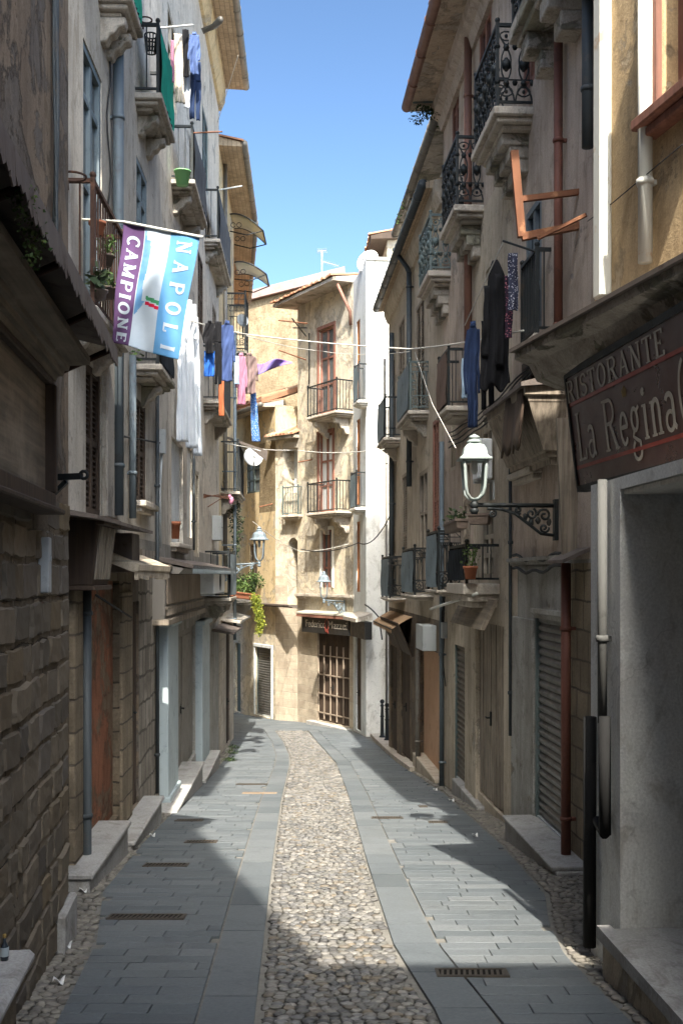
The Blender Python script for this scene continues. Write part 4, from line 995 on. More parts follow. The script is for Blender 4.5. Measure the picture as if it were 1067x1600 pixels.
q = MB(); u, z = WR1.P(945,1305,.06); q.tube([(u,.06,z),(u,.06,WR1.P(945,1120,.06)[1])],.035,8); q.tube([(u,.06,z),(u+.16,.06,z+.05)],.03,8); b.part(q,'drainpipe',M['pipe_black'])
q = MB(); u, _ = WR1.P(921,1300,.05); q.tube([(u,.05,WR1.P(921,1480,.05)[1]),(u-.01,.05,WR1.P(921,1120,.05)[1])],.04,8); b.part(q,'drainpipe',M['pipe_black'])
# --- unseen wall and house added behind the camera to shade the near street
WB = Wall((-.92, 2.2), (1.58, -7)); 
b = BK2 = Bld('unseen_shade_wall', 'unseen cream wall added behind the viewpoint to shade the street', Wall((.72,-3.3),(4.2,-3.3)), 0, 2.2, 12.0, 'plaster_cream', depth=.1); b.finish()
b = BK = Bld('unseen_shade_house', 'unseen tall cream house added behind the viewpoint to shade the street', WB, 0, WB.L, 13.0, 'plaster_cream', depth=5); b.finish()
# ================================================================== LETTERING
def arc(cx, cy, rx, ry, a0, a1, k=10): return [(cx+rx*math.cos(R(a0+(a1-a0)*i/k)), cy+ry*math.sin(R(a0+(a1-a0)*i/k))) for i in range(k+1)]
GL = {  # serif stroke letters: width, list of (points, weight factor)
 'R': (.72,[([(.14,0),(.14,1)],1),([(.14,.97)]+arc(.38,.745,.2,.225,90,-90)+[(.14,.52)],.7),([(.36,.52),(.64,0)],1),([(.02,.02),(.27,.02)],.4),([(.02,.98),(.2,.98)],.4),([(.56,.02),(.74,.02)],.4)]),
 'I': (.34,[([(.17,0),(.17,1)],1),([(.04,.02),(.30,.02)],.4),([(.04,.98),(.30,.98)],.4)]),
 'S': (.56,[(arc(.28,.74,.2,.23,20,270,12)+arc(.28,.27,.21,.24,90,-160,12),.85),([(.48,.76),(.48,.93)],.4),([(.07,.24),(.07,.07)],.4)]),
 'T': (.62,[([(.31,0),(.31,1)],1),([(.03,.97),(.59,.97)],.6),([(.04,.82),(.04,.99)],.5),([(.58,.82),(.58,.99)],.5),([(.18,.02),(.44,.02)],.4)]),
 'O': (.72,[(arc(.36,.5,.27,.47,0,360,24),.9)]),
 'A': (.70,[([(.1,0),(.35,1)],.55),([(.33,1),(.60,0)],1),([(.18,.34),(.5,.34)],.5),([(.0,.02),(.2,.02)],.4),([(.48,.02),(.7,.02)],.4)]),
 'N': (.74,[([(.15,0),(.15,1)],.55),([(.13,1),(.60,0)],1),([(.60,0),(.60,1)],.55),([(.04,.02),(.26,.02)],.4),([(.04,.98),(.18,.98)],.4),([(.49,.98),(.71,.98)],.4)]),
 'E': (.58,[([(.14,0),(.14,1)],1),([(.03,.98),(.50,.98)],.5),([(.03,.02),(.52,.02)],.5),([(.14,.52),(.38,.52)],.5),([(.50,.82),(.50,.99)],.5),([(.52,.01),(.52,.18)],.5),([(.38,.44),(.38,.6)],.4)]),
 'L': (.56,[([(.14,0),(.14,1)],1),([(.03,.98),(.26,.98)],.4),([(.03,.02),(.50,.02)],.5),([(.50,.01),(.50,.22)],.5)]),
 'C': (.64,[(arc(.36,.5,.27,.47,50,310,18),.9),([(.54,.70),(.54,.93)],.45)]),
 'M': (.88,[([(.15,0),(.15,1)],.55),([(.13,1),(.43,.05)],1),([(.43,.05),(.72,1)],.55),([(.72,0),(.72,1)],1),([(.04,.02),(.26,.02)],.4),([(.60,.02),(.84,.02)],.4),([(.04,.98),(.18,.98)],.4),([(.70,.98),(.84,.98)],.4)]),
 'P': (.62,[([(.14,0),(.14,1)],1),([(.14,.97)]+arc(.36,.73,.2,.24,90,-90)+[(.14,.49)],.7),([(.03,.02),(.27,.02)],.4),([(.03,.98),(.2,.98)],.4)]),
 'a': (.46,[(arc(.2,.48,.14,.14,160,0,8)+[(.34,.1),(.42,.03)],.9),(arc(.19,.17,.15,.16,60,330,12),.7)]),
 'e': (.46,[([(.08,.35),(.39,.35)]+arc(.23,.32,.165,.29,10,320,14),.8)]),
 'g': (.48,[(arc(.21,.42,.14,.2,0,360,14),.8),([(.33,.56),(.44,.63)],.6),([(.16,.24),(.10,.12),(.22,.06),(.38,.0),(.40,-.14)]+arc(.23,-.16,.18,.15,0,-180,10)+[(.06,-.06),(.14,.03)],.7)]),
 'i': (.26,[([(.13,0),(.13,.62)],1),([(.02,.60),(.13,.60)],.4),([(.03,.02),(.23,.02)],.4),(arc(.13,.84,.03,.03,0,360,8),.9)]),
 'n': (.52,[([(.12,0),(.12,.62)],1),([(.12,.46)]+arc(.26,.44,.13,.18,150,0,8)+[(.39,0)],.85),([(.02,.60),(.12,.60)],.4),([(.02,.02),(.22,.02)],.4),([(.29,.02),(.49,.02)],.4)]),
 ' ': (.3,[])}
def ribbon(m, pts, w, fn, h, sub=.12):
    """flat stroke of width w in letter space, mapped by fn(x, y, h)"""
    P = []
    for a, b in zip(pts, pts[1:]):
        L = math.hypot(b[0]-a[0], b[1]-a[1]); k = max(1, int(L/sub))
        P += [(a[0]+(b[0]-a[0])*i/k, a[1]+(b[1]-a[1])*i/k) for i in range(k)]
    P.append(pts[-1]); n = len(P); vs_ = []
    for i, p in enumerate(P):
        a = P[max(0,i-1)]; b = P[min(n-1,i+1)]; dx, dy = b[0]-a[0], b[1]-a[1]; L = math.hypot(dx,dy) or 1
        ox, oy = -dy/L*w/2, dx/L*w/2
        vs_ += [fn(p[0]+ox,p[1]+oy,h), fn(p[0]-ox,p[1]-oy,h), fn(p[0]-ox,p[1]-oy,0), fn(p[0]+ox,p[1]+oy,0)]
    fs = []
    for i in range(n-1):
        for k in range(4): fs.append((i*4+k, i*4+(k+1)%4, i*4+4+(k+1)%4, i*4+4+k))
    fs += [(3,2,1,0), (4*n-4,4*n-3,4*n-2,4*n-1)]
    m.add(vs_, fs)
def lettering(m, txt, fn, total, weight=.11, gap=.06, mono=None):
    """letters of cap height 1 laid along x from 0 to total; fn maps (x in 0..total, y in 0..1, h)"""
    wsum = sum((mono or GL[c][0])+gap for c in txt)-gap; k = total/wsum; x = 0
    for c in txt:
        w = mono or GL[c][0]; off = (w-GL[c][0])/2
        for j, (pts, wt) in enumerate(GL[c][1]):
            ribbon(m, [((x+off+p[0]),p[1]) for p in pts], weight*wt if wt > .6 else weight*max(wt,.35), lambda a,b_,h: fn(a*k,b_,h), 1+j*.12)
        x += w+gap
def font_mesh(m, txt, fn):
    cu = bpy.data.curves.new('txt','FONT'); cu.body = txt; cu.extrude = .02; ob = bpy.data.objects.new('txt',cu); COL.objects.link(ob)
    dg = bpy.context.evaluated_depsgraph_get(); me = bpy.data.meshes.new_from_object(ob.evaluated_get(dg))
    xs = [v.co.x for v in me.vertices]; x0, x1 = min(xs), max(xs); ymx = max(v.co.y for v in me.vertices)
    m.add([fn((v.co.x-x0)/(x1-x0), v.co.y/ymx, v.co.z/.02*.5+.5) for v in me.vertices], [tuple(p.vertices) for p in me.polygons])
    bpy.data.objects.remove(ob); bpy.data.meshes.remove(me); bpy.data.curves.remove(cu)
# ================================================================== LEFT SHOP FRONTS AND SIGNS
w = WL1; ue, zt = w.P(82,603,.09); _, zb = w.P(82,785,.09); un = 5.5
t = T('shop_fascia', 'huge old wooden shop fascia with heavy cornice on the nearest left house', 'shop fascia', w, (ue,0,zb))
q = MB(); q.box(ue+.06,un,-.02,.06,zb+.05,zt); t_panel = q.build('panel', M['wood_board'], t)
q = MB(); q.box(ue,un,-.02,.11,zb-.04,zb+.05); q.box(ue,ue+.06,-.02,.12,zb+.05,zt); q.box(ue,un,-.02,.10,zt,zt+.04); q.box(ue-.02,un,-.02,.16,zb-.07,zb-.04); q.build('frame', M['wood_dark'], t, bevel=.008)
uc, zc = w.P(132,578,.27)
pr = [(-.02,zt+.04),(.10,zt+.04),(.11,zt+.07),(.14,zt+.07),(.145,zt+.10),(.17,zt+.105),(.175,zt+.13)]
zz = zt+.13; top = zc+.05
pr += [(.175+.10*(1-math.cos(math.pi*k/8))/2+.02*math.sin(math.pi*k/8), zz+(top-zz)*k/8) for k in range(1,9)]
pr += [(.29,top),(.29,top+.04),(-.02,top+.04)]
q = MB(); q.prism(pr, min(uc,ue-.08), un); q.build('cornice', M['wood_board'], t, recalc=True)
ucan, zcan = w.P(180,550,.40)
q = MB(); k = 60; rnd = random.Random(3)
for i in range(k):
    a, b_ = ucan+(un-ucan)*i/k, ucan+(un-ucan)*(i+1)/k
    q.add([(a,-.02,zcan+.12),(b_,-.02,zcan+.12),(b_,.41,zcan+.02),(a,.41,zcan+.02)],[(0,1,2,3)])
    dr = .085+rnd.uniform(-.02,.02)
    q.add([(a,.41,zcan+.02),(b_,.41,zcan+.02),(b_,.415,zcan-dr),((a+b_)/2,.415,zcan-dr-.02),(a,.415,zcan-dr)],[(0,1,2,3,4)])
q.build('canopy', M['tin'], t, solid=.006)
for i in range(5): u = ucan+.15+i*.9; q = MB(); q.tube([(u,0,zcan-.2),(u,.38,zcan-.02)],.018,6); q.build('canopy_strut', M['rust_dark'], t)
# weeds on the canopy
q = MB()
for (x,y) in ((22,300),(30,320),(45,355),(44,380)):
    u,z = w.P(x,y,.36); q.leaves((u,.38,z),.06,.05,.10,90,.018,droop=.4)
one(q,'weeds','green weeds trailing over the rusty canopy edge','weeds',M['leaf'],w,(w.P(30,340,.36)[0],.36,w.P(30,340,.36)[1]))
u, z = w.P(88,745,.1); xw, yw, _ = at(82,745,6.35)
t = T('sign_bracket', 'black iron wall bracket with a ring end beside the old fascia', 'bracket', WORLD, at(80,748,6.35))
p0 = at(80,746,6.35); p1 = at(128,744,6.3); q = MB()
q.bar(p0,p1,.035); q.bar(at(80,775,6.35),at(104,752,6.33),.025); c = at(131,742,6.3); q.tube([(c[0]+.022*math.cos(a),c[1],c[2]+.022*math.sin(a)) for a in [k*math.pi/5 for k in range(10)]],.01,6,closed=True)
q.build('arm', M['iron'], t)
# bench slab and bottle
u, z = w.P(48,1482,.25)
t = T('stone_bench', 'grey stone ledge slab at the bottom left corner', 'stone ledge', w, (u,0,z))
q = MB(); q.box(u,u+2.2,-.05,.27,z-.055,z); q.build('slab', M['marble'], t, bevel=.02)
q = MB(); q.box(u+.05,u+2.2,-.05,.20,z-.9,z-.055); q.build('base', M['stone_near'], t)
t = T('bottle', 'small clear bottle with a pale blue label standing on the stone ledge', 'bottle', w, (u+.14,.17,z))
o = (u+.14,.17,z); q = MB(); q.lathe([(.016,0),(.017,.02),(.017,.055),(.009,.07),(.006,.078),(.006,.095)],o,14); q.build('body', M['glass'], t)
q = MB(); q.lathe([(.0176,.018),(.0178,.02),(.0178,.053),(.0176,.055)],o,14); q.build('paper_label', M['screen_blue'] if False else M['wood_paleblue'], t)
q = MB(); q.lathe([(.007,.092),(.0075,.094),(.0075,.106),(.006,.108)],o,12); q.build('cap', M['sign_gold'], t)
# box sign and canopies on plaster house
w = WL
u1, z1 = w.P(102,812,.0); ub, z0 = w.P(104,915,.0); n1 = .27
t = T('box_sign', 'dark wooden sign box with slatted slanting front above the black drainpipe', 'sign box', w, (u1,0,z0))
q = MB(); L = .75; q.hexa([(u1-L,.0,z0),(u1,.0,z0),(u1,n1-.06,z0),(u1-L,n1-.06,z0),(u1-L,.0,z1),(u1,.0,z1),(u1,n1,z1),(u1-L,n1,z1)]); q.build('case', M['wood_dark'], t, bevel=.008)
q = MB()
for k in range(5):
    a = u1-.08-k*.14; q.hexa([(a-.10,n1-.065,z0+.05),(a,n1-.065,z0+.05),(a,n1-.04,z0+.05),(a-.10,n1-.04,z0+.05),(a-.10,n1-.01,z1-.05),(a,n1-.01,z1-.05),(a,n1+.012,z1-.05),(a-.10,n1+.012,z1-.05)])
q.build('slats', M['wood_old'], t)
q = MB(); q.box(u1-L-.06,u1+.04,-.02,n1+.05,z1,z1+.03); q.box(u1-L-.06,u1+.04,n1-.02,n1+.05,z1-.04,z1); q.box(u1-L-.03,u1+.02,-.02,n1-.03,z0-.04,z0); q.build('moulding', M['wood_dark'], t, bevel=.006)
ua, za = w.P(99,800,.1); uz_ = w.ux(200,.1)
q = MB(); q.hexa([(uz_,-.02,za+.0),(ua,-.02,za),(ua,.36,za-.05),(uz_,.36,za-.05),(uz_,-.02,za+.05),(ua,-.02,za+.05),(ua,.36,za-.02),(uz_,.36,za-.02)])
q.box(uz_,uz_+.5,-.02,.22,za-.45,za-.06)
one(q,'canopy','flat black canopy above the dark wooden sign box','canopy',M['tin'],w,(ua,0,za))
ua, za = w.P(188,872,.15); ub = w.ux(243,.15)
q = MB(); q.prism([(-.02,za+.08),(-.02,za-.02),(.28,za-.14),(.33,za-.12),(.33,za-.06)],min(ua,ub),max(ua,ub)); k = 0
a = min(ua,ub)
rnd = random.Random(5)
while a < max(ua,ub): q.box(a+.01,a+.05,.28,.32,za-.15-rnd.uniform(.02,.07),za-.12); a += .09
one(q,'door_canopy','small sagging stone canopy with a dripping edge over the narrow door','canopy',M['stone_pale'],w,(ua,0,za))
# wooden shop box on stucco house
ua, z1 = w.P(258,882,.16); ub, _ = w.P(318,882,.16); _, z0 = w.P(258,972,.16); a, b_ = min(ua,ub), max(ua,ub)
t = T('shop_fascia', 'boxed wooden fascia with two blank panels above the taupe shop door', 'shop fascia', w, (b_,0,z0))
q = MB(); q.box(a,b_,-.02,.16,z0,z1); q.build('case', M['wood_taupe'], t, bevel=.01)
for k in range(2):
    q = MB(); l = (b_-a-.3)/2; s_ = a+.12+k*(l+.06); q.box(s_,s_+l,.16,.18,z0+.22,z1-.12); q.build('panel', M['wood_tan'], t, bevel=.008)
q = MB(); q.box(a-.05,b_+.05,-.02,.23,z1-.06,z1); q.build('moulding', M['wood_old'], t, bevel=.01)
q = MB(); q.box(a-.03,b_+.03,-.02,.21,z0-.05,z0+.03); q.build('moulding', M['wood_old'], t, bevel=.01)
q = MB(); s_ = a+.08
comb = [(s_,z0+.19)]
while s_ < b_-.1: comb += [(s_,z0+.08),(s_+.045,z0+.08),(s_+.045,z0+.16),(s_+.09,z0+.16)]; s_ += .09
comb.append((s_,z0+.19)); q.prism(comb,.162,.19,'y')
q.build('dentils', M['wood_old'], t)
ua, za = w.P(254,868,.1); ub = w.ux(338,.1)
t = T('shop_awning', 'black roofed wooden canopy with scalloped grey valance over the boxed fascia', 'canopy', w, (ua,0,za))
a, b_ = min(ua,ub), max(ua,ub)
q = MB(); q.hexa([(a,-.02,za-.06),(b_,-.02,za-.06),(b_,.5,za-.17),(a,.5,za-.17),(a,-.02,za),(b_,-.02,za),(b_,.5,za-.12),(a,.5,za-.12)]); q.build('roof_sheet', M['tin'], t)
q = MB(); q.prism([(-.02,za-.22),(.3,za-.24),(.38,za-.17),(-.02,za-.08)],a+.02,b_-.02); q.build('cornice', M['wood_taupe'], t)
q = MB(); s_ = a
while s_ < b_-.04: q.prism([(s_,za-.13),(s_+.05,za-.13),(s_+.05,za-.2),(s_+.025,za-.235),(s_,za-.2)],.485,.5,'y'); s_ += .06
q.build('valance', M['wood_paleblue'], t)
# little broken canopies near the corner house
for (x0,x1,y,lab,mt_) in ((338,356,985,'crooked tin canopy above the far stone doorway','tin'),(352,372,968,'pale flat canopy under the far left planter','slab')):
    ua, za = w.P(x0,y,.1); ub = w.ux(x1,.1); a, b_ = min(ua,ub), max(ua,ub)
    q = MB(); q.hexa([(a,-.02,za-.02),(b_,-.02,za-.02),(b_,.45,za-.1),(a,.45,za-.14),(a,-.02,za+.04),(b_,-.02,za+.04),(b_,.45,za-.05),(a,.45,za-.09)])
    one(q,'door_canopy',lab,'canopy',M[mt_],w,(ua,0,za))
# ================================================================== FLAG
TLf, TRf, BRf, BLf = (Vector(at(193,347,9.25)), Vector(at(312,368,8.9)), Vector(at(277,561,8.9)), Vector(at(172,533,9.2)))
def flagpos(s, t, h=0.0):
    p = TLf*(1-s)*(1-t)+TRf*s*(1-t)+BRf*s*t+BLf*(1-s)*t
    y = .022*math.sin(s*7+t*2.5)*(.3+t)+.014*math.sin(s*13-t*5)*(.4+t)+.01*math.sin(t*9+s*3)
    return (p.x+.006*math.sin(t*8), p.y+y-h, p.z+.008*math.sin(s*3.14)*-1)
def flagmat(s, t):
    if s < .285-.0*t: return 0
    if s < .30: return 1
    if s > .63: return 2
    edge = .38+.06*math.sin(t*5.2-.5) if t < .62 else .41-.55*(t-.62)*1.0
    if t > .55: edge = .44-1.05*(t-.60) if t > .60 else .44
    if t < .60: edge = .36+.045*math.sin(t*6.0) - (.05 if t < .1 else 0)+.05*max(0,(t-.45)/.15)
    if s < edge: return 3
    if t > .555+.10*(s-.44) and t < .585+.12*(s-.44) and .44 < s < .63: return 4
    if t > .585+.12*(s-.44) and t < .597+.12*(s-.44) and .44 < s < .63: return 1
    if t > .597+.12*(s-.44) and t < .625+.12*(s-.44) and .44 < s < .63: return 5
    return 1
t = T('flag', 'purple white and sky blue supporters flag lettered CAMPIONE and NAPOLI hanging from a pole', 'flag', WORLD, tuple(TLf))
q = MB(); q.grid(lambda a,b_: flagpos(a,b_), 90, 110, flagmat); q.build('cloth', [M['flag_purple'],M['flag_white'],M['flag_blue'],M['flag_sea'],M['flag_green'],M['flag_red']], t, solid=.003)
q = MB(); lettering(q, 'CAMPIONE', lambda x,y,h: flagpos(.07+.16*y, .09+x, .002+.0025*h), .89, .20, .16)
q.build('letters', M['flag_white'], t)
q = MB(); lettering(q, 'NAPOLI', lambda x,y,h: flagpos(.73+.19*y, .07+x, .002+.0025*h), .90, .20, .55, mono=.6)
q.build('letters', M['flag_white'], t)
q = MB(); q.tube([at(118,342,9.6),at(193,346,9.25),at(316,370,8.88)],.012,8); q.build('pole', M['pipe_white'], t)
# ================================================================== LAUNDRY
GR1 = 'washing on the line across the left balconies'; GR2 = 'washing on the top left balcony'; GR3 = 'dark washing on the right'
M['c_white'] = cloth('white_linen', (.60,.63,.66), (.48,.52,.57)); M['c_black'] = cloth('black_cotton', (.016,.016,.018)); M['c_navy'] = cloth('navy_cotton', (.028,.045,.10))
M['c_blue'] = cloth('bright_blue_cotton', (.03,.12,.42)); M['c_jean'] = cloth('slate_blue_cloth', (.055,.085,.20)); M['c_pink'] = cloth('pink_cotton', (.42,.19,.27)); M['c_taupe'] = cloth('taupe_jacket_cloth', (.22,.155,.145))
M['c_lilac'] = cloth('lilac_cloth', (.22,.11,.33), (.17,.17,.40)); M['c_spot'] = cloth('spotted_blue_cloth', (.07,.17,.42), None, (40,(.5,.55,.65))); M['c_cream'] = cloth('cream_lace', (.60,.52,.42), None, (60,(.30,.25,.2)))
M['c_light'] = cloth('pale_blue_cotton', (.38,.50,.62)); M['c_dots'] = cloth('dotted_dark_cloth', (.05,.03,.05), None, (45,(.55,.20,.24))); M['c_dots2'] = cloth('dotted_grey_cloth', (.05,.055,.09), None, (45,(.45,.45,.5))); M['c_orange'] = cloth('rust_orange_cloth', (.40,.13,.06)); M['c_shirt'] = cloth('blue_denim_shirt', (.10,.15,.31))
def garment(name, label, cat, mat, x0, x1, y0, y1, d, shape='sheet', yaw=0.0, group=None, seed=0, x0b=None, x1b=None, slant=0):
    rnd = random.Random(seed*7+int(x0)); p = at((x0+x1)/2, y0, d); W_ = (x1-x0)/F*d; H = (y1-y0)/F*d
    bx0 = (x0 if x0b is None else x0b); bx1 = (x1 if x1b is None else x1b); Wb = (bx1-bx0)/F*d; off = ((bx0+bx1)/2-(x0+x1)/2)/F*d
    cy, sy = math.cos(yaw), math.sin(yaw); ph = [rnd.uniform(0,6.3) for _ in range(4)]; fr = rnd.uniform(9,15)
    def put(a, t_, dy=0):   # a in -.5...5 across
        ww = W_+(Wb-W_)*t_
        f = .26*W_*(.25+.75*t_)*(math.sin(a*fr+ph[0]+t_*1.2)*.5+math.sin(a*fr*.47+ph[1])*.4)+.05*W_*math.sin(t_*11+a*6+ph[2])+.02*W_*math.sin(t_*27+a*19+ph[3])
        lx = a*ww*(1+.07*math.sin(t_*8+ph[2]+(3 if a > 0 else 0))+.03*math.sin(t_*23+ph[1]))+.03*W_*math.sin(t_*6+ph[0]); ly = f+dy
        return (p[0]+off*t_+lx*cy-ly*sy, p[1]+lx*sy+ly*cy, p[2]-H*t_+slant*a*W_+.02*W_*math.sin(a*9+ph[1])*t_)
    q = MB(); nu, nv = 22, 34
    if shape == 'sheet': q.grid(lambda a,b_: put(a-.5,b_), nu, nv)
    elif shape == 'shirt':
        def sil(t_): return .42+.16*math.sin(min(1,t_*6)*1.57) if t_ < .18 else .62+.08*t_
        q.grid(lambda a,b_: put((a-.5)*(sil(b_) if b_ > .03 else .34),b_), nu, nv)
        for sg in (-1,1):
            q.grid(lambda a,b_: put(sg*(.27+.17*math.sin(b_*1.8)+(a-.5)*.2*(1-.25*b_)), .05+b_*.62, .05*W_), 8, 18)
        q.grid(lambda a,b_: put((a-.5)*.3, -.025+.06*b_, -.03*W_), 8, 3)
    elif shape == 'trousers':
        q.grid(lambda a,b_: put((a-.5)*(.9-.05*b_),b_*.34), nu, 10)
        for sg in (-1,1): q.grid(lambda a,b_: put(sg*(.225+.03*b_)+(a-.5)*(.43-.10*b_), .33+b_*.67, .03*W_*sg), 12, 24)
    elif shape == 'coat':
        q.grid(lambda a,b_: put((a-.5)*(.20+.62*min(1,b_/.30)**.7+.18*b_)+.10*(1-b_)*math.sin(b_*5), b_*(1-.10*math.sin(a*3.1)*0)+.035*math.sin(a*11)*b_), nu, nv)
        q.grid(lambda a,b_: put(.14+(a-.5)*.24+.05*b_, .12+b_*.72, -.14*W_), 8, 20)
        q.grid(lambda a,b_: put(-.30+(a-.5)*.2-.05*b_, .2+b_*.55, -.10*W_), 8, 20)
    one(q, name, label, cat, M[mat], WORLD, p, group, solid=.006)
D = 16.2
garment('bed_sheet','white sheet hanging lowest beside the flag','sheet','c_white',277,290,495,690,D,'sheet',.5,GR1,1,276,296)
garment('bed_sheet','longest narrow white sheet with a loose tip','sheet','c_white',287,300,468,700,D+.4,'sheet',.3,GR1,2,289,309)
garment('white_shirt','short white cloth right of the long sheet','cloth','c_white',299,307,475,530,D+.6,'sheet',.3,GR1,3)
garment('bed_sheet','white sheet nearest the black shirt','sheet','c_white',300,310,495,712,D+.8,'sheet',.4,GR1,4,301,316)
garment('t_shirt','black shirt hanging above a bright blue one','shirt','c_black',318,336,502,552,17,'shirt',.2,GR1,5)
garment('t_shirt','bright blue top hanging below the black shirt','top','c_blue',319,335,548,588,17.1,'sheet',.1,GR1,6)
garment('trousers','dark purple black trousers next to the slate blue jacket','trousers','c_black',335,347,502,600,17.3,'trousers',.2,GR1,7)
garment('jacket','slate blue jacket with long sleeves on the line','jacket','c_jean',343,367,503,596,17.6,'shirt',.15,GR1,8)
garment('towel','rust orange cloth on the balcony behind the black shirt','cloth','c_orange',342,350,585,650,19.5,'sheet',.2,GR1,9)
garment('towel','pale blue towel beside the pink shirt','towel','c_light',366,374,556,600,19.8,'sheet',.3,GR1,10)
garment('t_shirt','long pink shirt left of the taupe jacket','shirt','c_pink',368,386,553,632,20,'shirt',.2,GR1,11)
garment('jacket','taupe padded jacket hung with its sleeves down','jacket','c_taupe',377,403,553,615,20.3,'shirt',.1,GR1,12)
garment('scarf','blue spotted long scarf hanging under the taupe jacket','scarf','c_spot',391,400,612,690,20.6,'sheet',.2,GR1,13,393,406)
q = MB(); d = 21
q.grid(lambda a,b_: (at(394+62*a, 563+(10-14*a)*0-6*a+ (2+20*(1-a)**.7)*(b_)-2, d)[0], d+.08*math.sin(a*9+b_*2)+.25*a, at(0, 565-6*a+ (3+17*(1-a)**.8)*b_+3*math.sin(a*7), d)[2]), 26, 8)
one(q,'banner','purple and lilac banner blowing sideways towards the cream house','banner',M['c_lilac'],WORLD,at(394,563,d),solid=.004)
D = 13.6
garment('towel','pink towel at the inner end of the top line','towel','c_pink',267,272,62,128,D,'sheet',.4,GR2,21)
garment('curtain','cream lace curtain hanging on the top balcony line','curtain','c_cream',272,284,52,160,D+.2,'sheet',.3,GR2,22,274,289)
garment('t_shirt','narrow black top between lace curtain and denim shirt','top','c_black',285,295,45,120,D+.3,'sheet',.2,GR2,23)
garment('white_shirt','white cloth below the narrow black top','cloth','c_white',287,298,116,168,D+.4,'sheet',.2,GR2,24)
garment('shirt','blue denim shirt on the top balcony line','shirt','c_shirt',294,313,50,115,D+.2,'shirt',.2,GR2,25)
garment('trousers','navy trousers hanging below the denim shirt','trousers','c_navy',296,315,95,187,D+.4,'trousers',.3,GR2,26)
D = 12.4
garment('t_shirt','long navy shirt and trousers above the pale lantern','shirt','c_navy',724,752,506,668,D,'shirt',-.2,GR3,31,727,748)
garment('towel','pale blue towel hidden behind the navy shirt','towel','c_light',721,732,560,622,D+.5,'sheet',-.2,GR3,32)
garment('coat','long black coat hanging from the iron rod','coat','c_black',752,797,406,606,D-.5,'coat',-.25,GR3,33,750,796)
garment('trousers','black trousers hanging left of the black coat','trousers','c_black',750,774,500,640,D-.2,'trousers',-.2,GR3,34)
garment('shirt','dark shirt with rose dots beside the black coat','shirt','c_dots',789,802,430,528,D-.8,'sheet',-.2,GR3,35,790,800)
garment('shirt','grey dotted narrow shirt at the end of the rod','shirt','c_dots2',794,809,395,485,D-1.0,'sheet',-.2,GR3,36)
# lines, rods and cables
def line(name, label, pts, r=.008, mat='rope', sag=0.0, cat='cable', group=None):
    P = [Vector(at(*p)) for p in pts]; out = []
    for a, b_ in zip(P, P[1:]):
        for i in range(10): f = i/10; v = a.lerp(b_, f); v.z -= sag*4*f*(1-f)*(b_-a).length; out.append(v)
    out.append(P[-1]); q = MB(); q.tube(out, r, 6); one(q, name, label, cat, M[mat], WORLD, tuple(P[0]), group)
line('clothes_line','white clothes line running across the street from the flag to the right balcony',[(288,498,16.3),(385,522,19),(640,545,16),(818,516,11.4)],.010,sag=.006,cat='clothes line')
line('clothes_line','thin second line sagging below the white clothes line at the bend',[(385,524,20),(500,548,24),(640,549,18)],.007,sag=.01,cat='clothes line')
line('power_cable','pale cable crossing low over the bend from balcony to white tower',[(352,692,24),(460,703,30),(600,702,23)],.010,sag=.01,mat='rope')
line('power_cable','black cable looping from the white tower to the sandy house',[(470,858,33),(560,848,30.6),(612,800,25)],.014,mat='cable',sag=.05)
line('power_cable','twin pale wires slanting down to the pale lantern',[(648,550,17),(675,630,13.5),(712,700,11.0)],.004)
line('power_cable','black cable drooping down the white tower beside the bollards',[(570,945,30.5),(592,965,29.9),(597,1000,29.8)],.02,mat='cable',sag=-.05)
line('clothes_line','line slanting down from the iron rod to the navy shirt',[(786,378,11.3),(726,508,12.4)],.006,cat='clothes line')
line('power_cable','thin wire across the brown wall of the restaurant house',[(1066,225,6.2),(955,318,7.3),(918,345,8.2)],.004,mat='cable')
line('power_cable','thin stay wire from the tiled eave down to the stucco house',[(372,86,21),(340,190,24)],.008)
line('power_cable','long wire crossing in front of the arched niche',[(395,815,30),(470,862,33.5),(545,850,31.5)],.009,sag=.02)
line('drying_rod','white drying rod carrying the top left washing',[(247,43,13.4),(302,38,13.9)],.012,mat='pipe_white',cat='rod')
line('drying_rod','rusty orange rod on the grey cloth balcony',[(303,207,15.9),(347,205,16.3)],.012,mat='rust',cat='rod')
line('drying_rod','white rod above the smaller grey cloth balcony',[(342,296,21.2),(378,290,21.8)],.014,mat='pipe_white',cat='rod')
line('drying_rod','black iron rod holding the black coat',[(786,376,11.3),(838,393,10.9)],.012,mat='iron',cat='rod')
for (x0,y0,x1,y1,d,lab) in ((435,500,480,505,33,'rusty rod under the eave of the cream house'),(436,547,478,562,33,'bent rusty rod below the cream house eave'),(466,722,488,718,34,'short rusty rod between two cream house windows'),(405,792,436,785,36,'rusty rod on the yellow wall')):
    line('iron_rod',lab,[(x0,y0,d),(x1,y1,d+.6)],.022,mat='rust',cat='rod')
